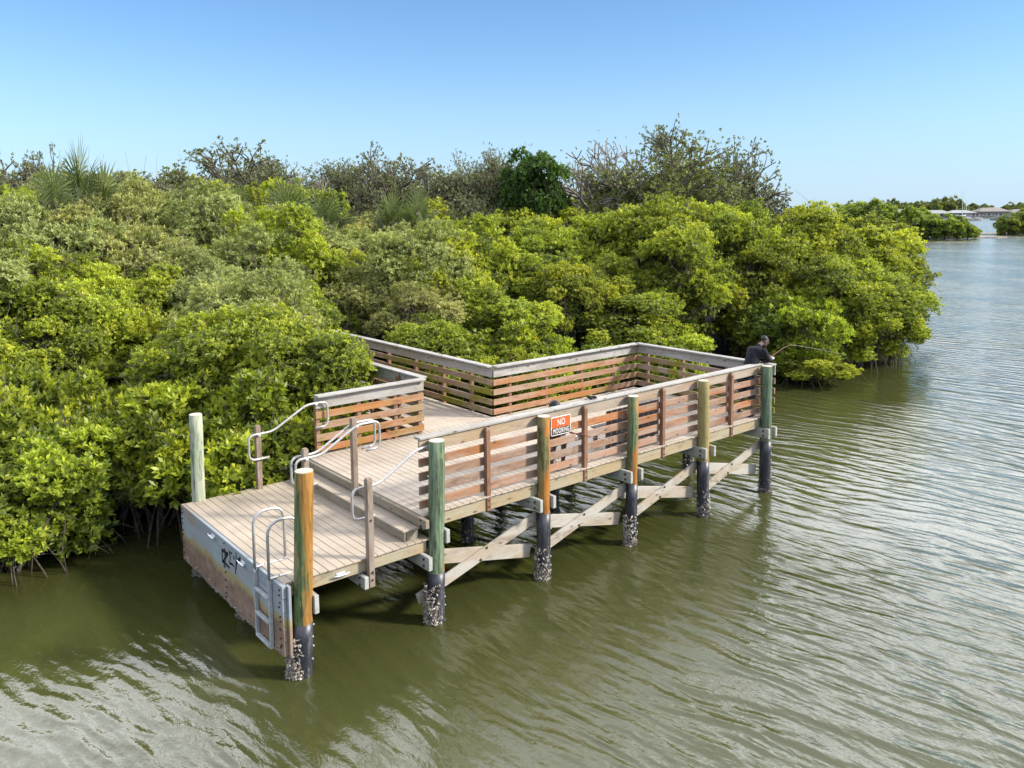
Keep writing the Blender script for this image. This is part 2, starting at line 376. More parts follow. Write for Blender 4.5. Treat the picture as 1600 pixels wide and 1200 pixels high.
cap_beam(.195, -.17, W+.2, 1.33, 1.555); cap_beam(-.185, -.14, W+.12, 1.655, 1.80, mat='riser_y')
cap_beam(-.19, -.22, W+.2, .98, 1.205); cap_beam(-2.17, -.2, W+.2, .92, 1.20); cap_beam(-1.30, -.12, W+.1, .985, 1.18); 

# X bracing between the outer pilings
for i in range(4):
    a, c = S*i, S*(i+1)
    b = MB(); b.bar((a-(.22 if i == 0 else .0), .155, .44-(.064 if i == 0 else 0)), (c+.05, .155, 1.15), .045, .20, (0, 0, 1), .006); o = b.build('cross_brace', M['brace'], pier)
    q = MB(); mx, mz = (a+c)/2, .89; bolts(q, [(mx-.12, .132, mz-.20), (mx+.02, .132, mz-.02)], (0, -1, 0), .024); q.build('bolt', M['bolt'], o)
    b = MB(); b.bar((a-.05, .205, 1.03), (c-.12, .205, .50), .045, .25, (0, 0, 1), .006); b.build('cross_brace', M['brace'], pier)

# decking
def decking(name, u0, u1, v0, v1, z, mat, parent, bw=.14, th=.028, along='v', ov=0.0):
    b = MB(); n = round((u1-u0)/bw) if along == 'v' else round((v1-v0)/bw); 
    if along == 'v':
        w = (u1-u0)/n
        for i in range(n):
            e = rnd.uniform(-.008, .008)
            b.box((u0+i*w+.0035, v0+e, z-th), (u0+(i+1)*w-.0035, v1+e, z+rnd.uniform(-.0012, .0012)), .004)
    else:
        w = (v1-v0)/n
        for i in range(n): b.box((u0, v0+i*w+.0035, z-th), (u1, v0+(i+1)*w-.0035, z), .004)
    return b.build(name, mat, parent)
decking('upper_decking', -.16, 9.72, .045, W+.09, ZU, M['deck'], pier)
decking('lower_decking', -2.58, -.06, -.005, W+.06, ZL, M['deck_low'], pier)
b = MB()
for v in (.085, 1.45, 2.85, W-.02): b = MB(); b.box((-.13, v, 1.56), (9.70, v+.045, 1.793), .006); b.build('joist', M['joist_x'], pier)
b = MB()
for v in (.035, 1.45, 2.85, W-.02): b = MB(); b.box((-2.50, v, 1.205), (-.1, v+.045, 1.403), .006); b.build('joist', M['joist_x'], pier)
b = MB(); b.box((-.15, .05, 1.635), (-.105, W+.06, 1.793), .006); b.build('riser', M['riser_y'], pier)
# intermediate step
b = MB(); b.box((-.50, .09, 1.602), (-.33, W-.05, 1.63), .005); b.box((-.325, .09, 1.602), (-.155, W-.05, 1.63), .005)
st = b.build('step', M['deck_low'], pier)
b = MB(); b.box((-.475, .115, 1.436), (-.43, W-.07, 1.600), .006); b.box((-.42, .115, 1.436), (-.20, .16, 1.600), .006); b.box((-.42, W-.115, 1.436), (-.20, W-.07, 1.600), .006); b.build('riser', M['riser_y'], st)

# ------------------------------------------------------------------ slatted railings
SL = [(2.595, 2.735), (2.36, 2.50), (2.12, 2.26), (1.89, 2.025)]
def railing(name, p0, p1, inner, mats, posts, post_side, top=(2.84, 3.045), parent=None, caps=True, joints=(), e0=0.0, e1=0.0, post_z=(1.55, 3.03), cap_w=.19, label=None):
    """p0-p1 is the line of the board faces; `inner` the unit vector from the boards to the deck side"""
    p0 = np.array(p0, float); p1 = np.array(p1, float); d = p1-p0; L = np.linalg.norm(d); d /= L; nn = np.array(inner, float)
    cuts = [0.0] + list(joints) + [L]
    ax = 0 if abs(d[0]) > .5 else 1
    def board(b, a, c, z0, z1, th, j=.004):
        q0 = p0 + d*a; q1 = p0 + d*c; o = nn*th/2 + nn*rnd.uniform(-j, j)*.5; dz = rnd.uniform(-j, j)
        b.bar((*(q0+o)[:2], (z0+z1)/2+dz), (*(q1+o)[:2], (z0+z1)/2+dz+rnd.uniform(-j, j)), th, z1-z0, (0, 0, 1), .005)
    b = MB()
    for z0, z1 in SL:
        for a, c in zip(cuts[:-1], cuts[1:]): board(b, a+(.003 if a else -e0), c-.003 if c < L else c+e1, z0, z1, .038)
    r = b.build('railing', mats[0], parent)
    if label: r['label'] = label
    b = MB()
    for a, c in zip(cuts[:-1], cuts[1:]): board(b, a+(.003 if a else -e0), c-.003 if c < L else c+e1, top[0], top[1], .040, .002)
    b.build('top_board', mats[1], r)
    if caps:
        b = MB(); cut2 = [0.0]+[x+.4 for x in joints]+[L]
        for a, c in zip(cut2[:-1], cut2[1:]):
            q0 = p0 + d*(a+.002-(e0 if a == 0 else 0)) + nn*.06; q1 = p0 + d*(c-.002+(e1 if c == L else 0)) + nn*.06
            b.bar((*q0[:2], top[1]+.020), (*q1[:2], top[1]+.020), cap_w, .038, (0, 0, 1), .006)
        b.build('cap_rail', mats[2], r)
    for t in posts:
        q = p0 + d*t - nn*(.048*post_side + (0.0 if post_side > 0 else -.04)) ; b = MB()
        z0, z1 = post_z
        b.box((q[0]-.045, q[1]-.045, z0), (q[0]+.045, q[1]+.045, z1-.05), .006)
        # chamfered head
        x0, x1, y0, y1 = q[0]-.045, q[0]+.045, q[1]-.045, q[1]+.045; s = .022
        b.add([(x0, y0, z1-.05), (x1, y0, z1-.05), (x1, y1, z1-.05), (x0, y1, z1-.05), (x0+s, y0+s, z1), (x1-s, y0+s, z1), (x1-s, y1-s, z1), (x0+s, y1-s, z1)],
              [(0, 1, 5, 4), (1, 2, 6, 5), (2, 3, 7, 6), (3, 0, 4, 7), (4, 5, 6, 7)])
        po = b.build('post', M['post'], r)
        q2 = MB(); dd = -nn; c0 = q + dd*.045
        bolts(q2, [(c0[0], c0[1], z0+.08), (c0[0], c0[1], z0+.2)], dd, .013); q2.build('bolt', M['bolt'], po)
    return r
XM = (M['slat_x'], M['outer_x'], M['grey_x'])
railing('railing', (-.13, .15, 0), (9.84, .15, 0), (0, 1, 0), XM, [1.23+.13, 3.60+.13, 5.90+.13, 8.30+.13], 1, parent=pier, joints=(2.57, 4.95, 7.35), label='long outer railing beside the open water')
railing('railing', (9.78, -.10, 0), (9.78, W+.03, 0), (-1, 0, 0), (M['slat_y'], M['grey_y'], M['grey_y']), [1.4, 2.8, 4.0], 1, parent=pier, top=(2.81, 3.045), e0=.0, e1=.0, label='mossy end railing')
UG, UN = 4.64, 2.62
railing('railing', (UG, W+.03, 0), (9.735, W+.03, 0), (0, -1, 0), (M['slat_back'], M['grey_x'], M['grey_x']), [.55, 1.75, 3.0, 4.2], 1, parent=pier, top=(2.80, 3.045), joints=(), label='back railing under the mangroves')
railing('railing', (.02, W-.02, 0), (UN, W-.02, 0), (0, -1, 0), (M['slat_back'], M['grey_x'], M['grey_x']), [.06, 1.0, 1.9, UN-.1], 1, parent=pier, top=(2.80, 3.045), label='short railing at the head of the steps')

# ------------------------------------------------------------------ stair posts and tube handrails
def spost(u, v, z0, z1, s=.05):
    b = MB(); b.box((u-s, v-s, z0), (u+s, v+s, z1-.02), .006); b.box((u-s+.006, v-s+.006, z1-.022), (u+s-.006, v+s-.006, z1), .006)
    return b.build('stair_post', M['post_grey'], pier)
spost(-1.20, 4.17, .95, 2.68); spost(-1.19, 2.13, 1.0, 2.68); spost(-.24, 2.13, 1.0, 3.06); p4 = spost(-1.19, -.05, .98, 2.70)
q = MB(); bolts(q, [(-1.19, -.10, 2.05), (-1.19, -.10, 1.22), (-1.19, -.10, 1.10)], (0, -1, 0), .018); q.build('bolt', M['bolt'], p4)
def handrail(v, du=0.0, far=True, dz=0.0):
    pts = [(-1.02, 2.04), (-1.41, 2.04), (-1.41, 2.53), (-.93, 2.53), (-.21, 2.94), (.245, 2.94), (.245, 2.44), (-.03, 2.44)]
    b = MB(); b.tube(arc_path([(u+du, v, z+dz) for u, z in pts], .13, 6), .0225, 10)
    return b.build('handrail', M['alu'], pier, True)
def bracket(o, u, v, z, sy):
    b = MB(); b.box((u-.025, v-.03 if sy > 0 else v-.01, z-.03), (u+.025, v+.01 if sy > 0 else v+.03, z+.0), .004); b.tube([(u, v, z-.02), (u, v, z+.015)], .012, 6); b.build('bracket', M['galv'], o)
for v, sy in ((4.09, 1), (2.215, -1), (2.045, 1), (.07, -1)):
    h = handrail(v); bracket(h, -1.2, v, 2.52, sy); bracket(h, -.0 if v > 3 or v < 1 else -.22, v, 2.93, sy)

# ------------------------------------------------------------------ fender wall, tag, cleats
zs = [.36, .58, .80, 1.02, 1.225, 1.425]; b = MB()
for z0, z1 in zip(zs[:-1], zs[1:]): b.box((-2.635, -.06, z0+.003), (-2.565, W+.12, z1-.003), .006, .003)
b.box((-2.565, -.12, .36), (-2.52, -.02, 1.42), .005)
fw = b.build('fender_wall', M['fender'], pier)
q = MB()
for v in (.02, 2.16, 4.26):
    for z in (.47, .52, .63, .74, .87, .95, 1.08, 1.17, 1.28, 1.36): bolts(q, [(-2.635, v+rnd.uniform(-.02, .02), z+rnd.uniform(-.015, .015))], (-1, 0, 0), .016, .01)
q.build('bolt', M['bolt'], fw)
q = MB(); rg = random.Random(5)
for i in range(520):
    v = rg.uniform(-.05, W+.1); z = .36 + abs(rg.gauss(0, .05)) + (.04 if v > 3.2 else 0)
    c0 = np.array([-2.638, v, z]); s = rg.uniform(.006, .02); u = np.array([rg.gauss(0, .5), rg.gauss(0, 1), rg.gauss(0, 1)]); u /= np.linalg.norm(u); w = np.cross(u, (1, .2, .1)); w /= np.linalg.norm(w)
    q.add([c0-u*s, c0+w*s*.7, c0+u*s, c0-w*s*.7, c0-np.array([s*.6, 0, 0])], [(0, 1, 4), (1, 2, 4), (2, 3, 4), (3, 0, 4)])
tag(q.build('oysters', M['oyster'], fw), kind='stuff')
def stroke(b, pts, w):
    P = [np.array(p) for p in pts]
    for a, c in zip(P[:-1], P[1:]):
        t = (c-a)/np.linalg.norm(c-a); n = np.array([-t[1], t[0]])*w*.68; a2 = a - t*w*.3; c2 = c + t*w*.3
        x = -2.6395
        qd = [a2+n, c2+n, c2-n, a2-n]; b.add([(x, p[0], p[1]) for p in qd] + [(x+.003, p[0], p[1]) for p in qd], [(0, 1, 2, 3), (0, 4, 5, 1), (1, 5, 6, 2), (2, 6, 7, 3), (3, 7, 4, 0)])
def gp(px, py):      # pixel of the 330-420 x 820-920 crop -> (v, z) on the wall face
    X = 330 + px*90/1080; Y = 820 + py*100/1200
    d = _F2 + _R3*(X-CX)/FPX - _U3*(Y-CY)/FPX; t = (-2.64-CAM[0])/d[0]; p = CAM + d*t; return (p[1], p[2])
b = MB()
for pts, w in (([(200, 470), (208, 690)], .030), ([(200, 475), (305, 545), (225, 690)], .040), ([(225, 690), (335, 800)], .034), ([(235, 700), (240, 775)], .018),
               ([(335, 490), (352, 600), (345, 730)], .022), ([(340, 510), (385, 540)], .022), ([(345, 725), (390, 735), (425, 785)], .028),
               ([(420, 590), (425, 640)], .026), ([(462, 530), (470, 700), (450, 910)], .022), ([(470, 700), (545, 640)], .050), ([(468, 700), (462, 830)], .034)):
    stroke(b, [gp(*p) for p in pts], w)
b.build('graffiti_tag', M['ink'], fw)
def cleat(p, d, n):
    p = np.array(p, float); d = np.array(d, float); n = np.array(n, float); b = MB()
    b.tube([p+n*.05-d*.14+np.array([0, 0, .012]), p+n*.05-d*.07, p+n*.05, p+n*.05+d*.07, p+n*.05+d*.14+np.array([0, 0, .012])], [.010, .015, .018, .015, .010], 8)
    for s in (-1, 1): b.tube([p+d*.04*s, p+n*.05+d*.035*s], [.02, .014], 8)
    b.obox(p+n*.005, np.array([d, np.cross(n, d), n]).T, (.075, .03, .006), .003)
    return b.build('cleat', M['galv'], pier, True)
cleat((-2.635, 2.67, 1.33), (0, 1, 0), (-1, 0, 0)); cleat((-2.635, 1.37, 1.30), (0, 1, 0), (-1, 0, 0)); cleat((-1.66, .035, 1.29), (1, 0, 0), (0, -1, 0))

# ------------------------------------------------------------------ ladder
lad = empty('boarding_ladder', (-2.66, .54, .36), 'grey aluminium ladder with two looped grab rails on the lower platform edge', 'ladder')
O = np.array([-2.66, .54, .36])
for v in (.80, .28):
    b = MB(); b.tube(arc_path([(-2.675, v, 1.40), (-2.675, v, 2.28), (-2.19, v, 2.28), (-2.19, v, 1.47)], .235, 9), .022, 10)
    o = b.build('grab_rail', M['alu'], lad, True); o.location = -O
    b = MB(); b.box((-2.66, v-.03, 1.436), (-2.15, v+.03, 1.442), .002); b.box((-2.22, v-.022, 1.442), (-2.16, v+.022, 1.475), .004)
    bolts(b, [(-2.52, v, 1.442), (-2.3, v, 1.442)], (0, 0, 1), .012); f = b.build('foot_plate', M['alu'], o)
    b = MB(); b.box((-2.70, v-.017, .37), (-2.645, v+.017, 1.42), .004); o = b.build('stile', M['alu_flat'], lad); o.location = -O
for z in (.40, .76, 1.13):
    b = MB(); b.box((-2.715, .305, z-.02), (-2.655, .775, z+.02), .004); o = b.build('rung', M['alu_flat'], lad); o.location = -O

# ------------------------------------------------------------------ sign
sg = empty('warning_sign', (3.01, .143, 2.75), 'orange and black metal NO MOORING sign screwed to the outer railing', 'sign')
def rrect(w, h, r, n=5):
    out = []
    for cx, cz, a0 in ((w-r, h-r, 0), (-w+r, h-r, 90), (-w+r, -h+r, 180), (w-r, -h+r, 270)):
        for k in range(n+1): a = R(a0+90*k/n); out.append((cx+r*math.cos(a), cz+r*math.sin(a)))
    return out
def plate(name, w, h, r, y0, y1, mat, cz=0.0, sq=False):
    P = rrect(w, h, r); n = len(P); b = MB()
    b.add([(x, y0, z+cz) for x, z in P]+[(x, y1, z+cz) for x, z in P], [tuple(range(n)), tuple(range(2*n-1, n-1, -1))]+[(i, n+i, n+(i+1) % n, (i+1) % n) for i in range(n)])
    return b.build(name, mat, sg)
plate('panel', .252, .176, .035, -.012, -.006, M['sign_white'])
plate('orange_field', .240, .098, .018, -.0155, -.012, M['sign_orange'], .066)
plate('dark_field', .240, .0645, .018, -.0155, -.012, M['sign_dark'], -.0985)
def text(name, body, size, x, z, y, mat, parent, sx=1.0, ext=.0015):
    cu = bpy.data.curves.new(name, 'FONT'); cu.body = body; cu.size = size; cu.extrude = ext; cu.space_character = 1.12; cu.align_x = 'CENTER'; cu.align_y = 'CENTER'; cu.offset = -size*.008
    to = bpy.data.objects.new(name, cu); col.objects.link(to); dg = bpy.context.evaluated_depsgraph_get()
    me = bpy.data.meshes.new_from_object(to.evaluated_get(dg)); bpy.data.objects.remove(to)
    o = link(name, me, mat, parent); o.rotation_euler = (R(90), 0, 0); o.location = (x, y, z); o.scale = (sx, 1, 1); return o
text('lettering', 'NO', .17, 0, .062, -.018, M['sign_white'], sg, .72)
text('lettering', 'MOORING', .135, 0, -.097, -.018, M['sign_white'], sg, .60)
b = MB(); bolts(b, [(0, -.014, .155), (0, -.014, -.155)], (0, -1, 0), .009, .004); b.build('bolt', M['galv'], sg)
# ------------------------------------------------------------------ boardwalk leading ashore
bw = empty('boardwalk', (3.63, 4.4, 0), 'narrow wooden boardwalk with slatted railings running from the pier back into the mangroves', 'boardwalk')
BO = np.array([3.63, 4.4, 0])
def under(o, root_loc):
    o.location = Vector(o.location) - Vector(root_loc); return o
under(decking('decking', UN-.02, UG+.02, W+.10, 14.0, ZU-.002, M['deck'], bw, along='v') if False else decking('decking', UN-.02, UG+.02, W+.10, 14.0, ZU-.002, M['deck'], bw, along='u'), BO)
YM = (M['slat_y'], M['grey_y'], M['grey_y'])
under(railing('railing', (UG, W+.035, 0), (UG, 14.0, 0), (-1, 0, 0), YM, [.9, 2.1, 3.4, 4.8, 6.2, 7.6], 1, parent=bw, top=(2.80, 3.045), joints=(4.9,)), BO)
under(railing('railing', (UN, W+.03, 0), (UN, 14.0, 0), (1, 0, 0), YM, [.9, 2.1, 3.4, 4.8, 6.2, 7.6], 1, parent=bw, top=(2.80, 3.045), joints=(4.9,)), BO)
b = MB()
for u in (UN+.05, UG-.1): b.box((u, W+.12, 1.56), (u+.045, 14.0, 1.79), .006)
under(b.build('joist', M['beam_y'], bw), BO)
for v in (6.4, 9.0, 11.6):
    for u in (UN+.1, UG-.1):
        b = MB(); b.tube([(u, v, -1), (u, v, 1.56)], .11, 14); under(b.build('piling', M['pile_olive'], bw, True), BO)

# ------------------------------------------------------------------ people
def capsule(bm, p0, p1, r0, r1, n=14):
    p0 = Vector(p0); p1 = Vector(p1)
    for p, r in ((p0, r0), (p1, r1)):
        bmesh.ops.create_uvsphere(bm, u_segments=n, v_segments=max(6, n//2+1), radius=r, matrix=Matrix.Translation(p))
    d = p1-p0
    if d.length > 1e-4:
        mt = Matrix.Translation((p0+p1)/2) @ d.to_track_quat('Z', 'Y').to_matrix().to_4x4()
        bmesh.ops.create_cone(bm, cap_ends=True, segments=n, radius1=r0, radius2=r1, depth=d.length, matrix=mt)
def blob(bm, c, rad, rot=None, n=16):
    mt = Matrix.Translation(Vector(c))
    if rot is not None: mt = mt @ rot
    mt = mt @ Matrix.Diagonal((*rad, 1)); bmesh.ops.create_uvsphere(bm, u_segments=n, v_segments=10, radius=1, matrix=mt)
def melt(bm, name, mat, parent, vox=.011, smooth=3, loc=None):
    me = bpy.data.meshes.new(name); bm.to_mesh(me); bm.free(); o = bpy.data.objects.new(name, me); col.objects.link(o)
    r = o.modifiers.new('r', 'REMESH'); r.mode = 'VOXEL'; r.voxel_size = vox
    s = o.modifiers.new('s', 'SMOOTH'); s.iterations = smooth; s.factor = .5
    dg = bpy.context.evaluated_depsgraph_get(); m2 = bpy.data.meshes.new_from_object(o.evaluated_get(dg)); bpy.data.objects.remove(o)
    m2.name = name
    return link(name, m2, mat, parent, True)
def hand(bm, wrist, d, pn, s=1.0, curl=.9):
    """palm, four unequal bent fingers and a thumb; d = direction of the hand, pn = palm normal"""
    wrist = Vector(wrist); d = Vector(d).normalized(); pn = Vector(pn).normalized(); sd = d.cross(pn).normalized()
    for k in (-.026, -.009, .009, .026): capsule(bm, wrist+sd*k*s*.7, wrist+d*.085*s+sd*k*s, .015*s, .013*s, 8)
    for k, L in ((-.030, .062), (-.010, .078), (.011, .074), (.031, .058)):
        p = wrist+d*.088*s+sd*k*s; ang = curl*.55
        for seg, f in ((L*.45, 1.0), (L*.32, .9), (L*.25, .78)):
            dd = (d*math.cos(ang) + pn*math.sin(ang)).normalized(); q = p+dd*seg*s; capsule(bm, p, q, .0092*s*f, .0082*s*f, 8); p = q; ang += curl*.75
    p = wrist+d*.03*s-sd*.030*s; q = p + (d*.6-sd*.7+pn*.35).normalized()*.042*s; capsule(bm, p, q, .012*s, .0105*s, 8)
    capsule(bm, q, q+(d*.8+pn*.6).normalized()*.032*s, .0105*s, .009*s, 8)
def head(bm, c, fwd, up, s=1.0):
    c = Vector(c); f = Vector(fwd).normalized(); u = Vector(up); u = (u-f*u.dot(f)).normalized(); r = f.cross(u)
    rot = Matrix((r, f, u)).transposed().to_4x4()
    blob(bm, c+u*.02*s, (.076*s, .096*s, .10*s), rot); blob(bm, c+f*.028*s-u*.055*s, (.060*s, .062*s, .068*s), rot)      # skull, jaw
    blob(bm, c+f*.075*s-u*.098*s, (.026*s, .020*s, .020*s), rot, 10)                                          # chin
    capsule(bm, c+f*.093*s+u*.010*s, c+f*.112*s-u*.028*s, .010*s, .016*s, 8)                              # nose
    blob(bm, c+f*.088*s-u*.058*s, (.026*s, .012*s, .008*s), rot, 8); blob(bm, c+f*.086*s-u*.070*s, (.022*s, .012*s, .008*s), rot, 8)  # lips
    blob(bm, c+f*.084*s+u*.032*s, (.052*s, .014*s, .010*s), rot, 10)                                             # brow
    for sg in (-1, 1): blob(bm, c+r*.077*s*sg-f*.008*s-u*.012*s, (.010*s, .020*s, .031*s), rot, 8)               # ears
    return f, u, r, rot
def eyes(c, f, u, r, parent, s=1.0):
    b = MB()
    for sg in (-1, 1):
        p = np.array(Vector(c)+f*.088*s+u*.012*s+r*.031*s*sg); b.tube([p-np.array(f)*.006, p, p+np.array(f)*.004], [.004, .012, .006], 8)
    b.build('eye', M['sign_white'], parent)
M['skin'] = plain('dark_skin', (.105, .058, .042), .5, 0, .12, 30)
M['shirt'] = plain('black_cotton_shirt', (.012, .011, .016), .8, 0, .35, 18, .2, .2)
M['shorts'] = plain('dark_shorts', (.035, .037, .045), .85, 0, .2, 18, .2)
M['hair'] = plain('black_hair', (.010, .008, .007), .55, 0, .4, 60, .4, .6)
M['shoe'] = plain('dark_shoe', (.03, .028, .028), .6)

ped = empty('person', (9.25, .38, ZU), 'person in black t-shirt leaning over the end railing with a fishing rod in both hands', 'person')
PO = Vector((9.25, .38, ZU))
hipL, hipR = Vector((9.26, .47, 2.70)), Vector((9.26, .27, 2.70))
chest = Vector((9.53, .35, 3.22)); neck = Vector((9.715, .31, 3.49)); hd = Vector((9.855, .27, 3.575))
shL, shR = Vector((9.64, .51, 3.36)), Vector((9.62, .13, 3.375))
elL, elR = Vector((9.77, .52, 3.15)), Vector((9.74, .07, 3.14)); 
wrL, wrR = Vector((9.93, .27, 3.165)), Vector((9.915, .15, 3.165))
bm = bmesh.new()
blob(bm, (9.27, .37, 2.70), (.125, .165, .12)); capsule(bm, (9.30, .37, 2.76), chest, .135, .155, 18); blob(bm, chest+Vector((.03, 0, .05)), (.13, .19, .14))
capsule(bm, chest+Vector((.07, 0, .10)), neck, .085, .06); capsule(bm, neck, hd-Vector((.01, 0, .03)), .058, .055)
ff, uu, rr_, rot = head(bm, hd, (.74, -.42, -.42), (.4, -.1, 1))
for sh, el, wr in ((shL, elL, wrL), (shR, elR, wrR)):
    capsule(bm, chest+(sh-chest)*.55, sh, .09, .066); capsule(bm, sh, el, .056, .044); capsule(bm, el, wr, .042, .029)
for hip, kn, an, to in ((hipL, (9.32, .50, 2.28), (9.18, .50, 1.90), (9.36, .53, 1.85)), (hipR, (9.34, .25, 2.28), (9.22, .24, 1.90), (9.40, .25, 1.85))):
    capsule(bm, hip, kn, .095, .062); capsule(bm, kn, an, .058, .040); capsule(bm, an, to, .042, .032)
hand(bm, wrL, (.35, -.55, .1), (.3, -.4, -.9), 1.05, 1.15); hand(bm, wrR, (.45, .15, .25), (.2, .5, -.8), 1.05, 1.15)
body = melt(bm, 'body', M['skin'], ped, .0075, 2); body.location = -PO
eyes(hd, ff, uu, rr_, ped); ped.children[-1].location = -PO
bm = bmesh.new()
capsule(bm, (9.235, .37, 2.66), chest, .160, .176, 18); blob(bm, chest+Vector((.02, 0, .06)), (.150, .205, .155)); capsule(bm, chest+Vector((.06, 0, .10)), neck-Vector((.03, 0, .035)), .10, .076)
blob(bm, (9.20, .37, 2.68), (.13, .18, .10)); blob(bm, (9.59, .33, 3.36), (.145, .235, .115))
for sh, el in ((shL, elL), (shR, elR)): capsule(bm, chest+(sh-chest)*.3, sh, .135, .088); capsule(bm, sh, sh+(el-sh)*.92, .080, .070)
o = melt(bm, 'shirt', M['shirt'], ped, .011, 3); o.location = -PO
bm = bmesh.new(); blob(bm, (9.27, .37, 2.66), (.145, .185, .12))
for hip, kn in ((hipL, Vector((9.32, .50, 2.28))), (hipR, Vector((9.34, .25, 2.28)))): capsule(bm, hip, hip+(kn-hip)*.95, .115, .095)
o = melt(bm, 'shorts', M['shorts'], ped, .012, 3); o.location = -PO
bm = bmesh.new(); blob(bm, hd+uu*.045-ff*.022, (.081, .092, .088), rot)
o = melt(bm, 'hair', M['hair'], ped, .009, 2); o.location = -PO
bm = bmesh.new()
for a, t in (((9.16, .50, 1.868), (9.36, .53, 1.862)), ((9.20, .24, 1.868), (9.40, .25, 1.862))): capsule(bm, a, t, .044, .038)
o = melt(bm, 'shoe', M['shoe'], ped, .010, 2); o.location = -PO

M['rod_red'] = plain('red_brown_rod', (.20, .05, .035), .45, 0, .2, 20); M['rod_pale'] = plain('pale_rod_tip', (.32, .27, .22), .5)
M['reel'] = plain('reel_metal', (.62, .63, .66), .35, .6, .2, 30); M['line'] = plain('nylon_line', (.30, .29, .27), .5)
def fishing_rod(path, rads, label, base, reel_at, reel_dir):
    root = empty('fishing_rod', base, label, 'fishing rod'); bo = np.array(base)
    b = MB(); n = max(2, len(path)//2); b.tube(path[:n+1], rads[:n+1], 8); o = b.build('blank', M['rod_red'], root, True); o.location = -bo
    b = MB(); b.tube(path[n:], rads[n:], 6); o = b.build('rod_tip', M['rod_pale'], root, True); o.location = -bo
    d = np.array(reel_dir, float); p = np.array(reel_at, float); b = MB(); ax = np.array(path[1])-np.array(path[0]); ax /= np.linalg.norm(ax)
    b.tube([p, p+d*.06], .008, 6); b.tube([p+d*.06-ax*.045, p+d*.06-ax*.02, p+d*.06+ax*.02, p+d*.06+ax*.05], [.02, .034, .030, .024], 10); sp = np.cross(d, ax); b.tube([p+d*.06, p+d*.06+sp*.06, p+d*.085+sp*.065], .006, 6)
    o = b.build('reel', M['reel'], root, True); o.location = -bo
    return root, bo
hp = np.array((9.985, .215, 3.16)); A = at(1228, 541, 19.95); Bp = at(1243, 539.5, 20.15); Cc = at(1275, 545, 20.5); D = at(1318, 553.5, 20.9)
rp = [hp-(A-hp)*.45, hp, hp+(A-hp)*.5, hp+(A-hp)*.85, at(1235, 539, 20.05), Bp, Cc, D]
root, bo = fishing_rod(rp, [.010, .009, .007, .0055, .0045, .004, .0035, .0025], 'red-brown fishing rod bent over the water, held by the leaning person in black', tuple(hp), hp+(A-hp)*.12, (.3, -.3, -.9))
b = MB(); E2 = at(1420, 580, 22.0); E3 = at(1480, 640, 23.0); E3[2] = -.02
b.tube([D+(E3-D)*t + np.array([0, 0, -.35*math.sin(math.pi*t)*.6]) for t in np.linspace(0, 1, 10)], .0010, 4); o = b.build('line', M['line'], root); o.location = -bo

# seated angler behind the outer railing
SO = Vector((3.22, .62, ZU))
ps = empty('person', SO, 'dark-haired person in black sitting low behind the outer railing beside the orange sign', 'person')
bm = bmesh.new()
pel = Vector((3.22, .74, 2.30)); ch = Vector((3.24, .66, 2.63)); nk = Vector((3.25, .60, 2.83)); h2 = Vector((3.26, .555, 2.955))
blob(bm, pel, (.165, .13, .115)); capsule(bm, pel, ch, .13, .15); blob(bm, ch, (.185, .125, .14)); capsule(bm, ch+Vector((0, -.02, .08)), nk, .075, .055); capsule(bm, nk, h2, .054, .052)
f2, u2, r2, rot2 = head(bm, h2, (.25, -.85, -.45), (0, 0, 1))
for sx, el, wr in ((-.19, (3.02, .52, 2.43), (3.18, .36, 2.47)), (.19, (3.47, .54, 2.43), (3.36, .36, 2.50))):
    sh = ch+Vector((sx, -.02, .07)); capsule(bm, ch+Vector((sx*.5, 0, .06)), sh, .08, .06); capsule(bm, sh, el, .054, .043); capsule(bm, el, wr, .041, .028); hand(bm, wr, (.75, -.45, .1), (.2, -.3, -.9), 1.0, 1.15)
for kn, an, to in (((3.10, .42, 2.31), (3.07, .47, 1.91), (3.06, .29, 1.86)), ((3.36, .42, 2.31), (3.38, .47, 1.91), (3.40, .29, 1.86))):
    capsule(bm, pel+Vector(((kn[0]-3.22)*.6, 0, -.02)), kn, .09, .062); capsule(bm, kn, an, .057, .040); capsule(bm, an, to, .042, .032)
o = melt(bm, 'body', M['skin'], ps, .0085, 2); o.location = -SO
eyes(h2, f2, u2, r2, ps); ps.children[-1].location = -SO
bm = bmesh.new(); capsule(bm, pel, ch, .155, .168); blob(bm, ch, (.205, .145, .155)); capsule(bm, ch+Vector((0, 0, .08)), nk-Vector((0, 0, .05)), .09, .07)
for sx, el in ((-.19, (3.02, .52, 2.43)), (.19, (3.47, .54, 2.43))): sh = ch+Vector((sx, -.02, .07)); capsule(bm, ch+Vector((sx*.5, 0, .06)), sh, .10, .078); capsule(bm, sh, sh+(Vector(el)-sh)*.9, .072, .062)
o = melt(bm, 'shirt', M['shirt'], ps, .012, 3); o.location = -SO
bm = bmesh.new(); blob(bm, pel, (.185, .15, .12))
for kn in ((3.10, .42, 2.31), (3.36, .42, 2.31)): capsule(bm, pel+Vector(((kn[0]-3.22)*.6, 0, -.02)), kn, .105, .08); 
o = melt(bm, 'shorts', M['shorts'], ps, .012, 3); o.location = -SO
bm = bmesh.new(); blob(bm, h2+u2*.045-f2*.03, (.098, .112, .100), rot2)
rg = random.Random(3)
for i in range(26):
    a = rg.uniform(0, 6.28); p = h2+u2*.05-f2*.03+r2*.085*math.cos(a)+f2*.095*math.sin(a); capsule(bm, p, p+u2*rg.uniform(-.09, -.02)+r2*.02*math.cos(a), .020, .012, 7)
o = melt(bm, 'hair', M['hair'], ps, .009, 1); o.location = -SO
bm = bmesh.new()
for a, t in (((3.07, .49, 1.868), (3.06, .29, 1.862)), ((3.38, .49, 1.868), (3.40, .29, 1.862))): capsule(bm, a, t, .044, .038)
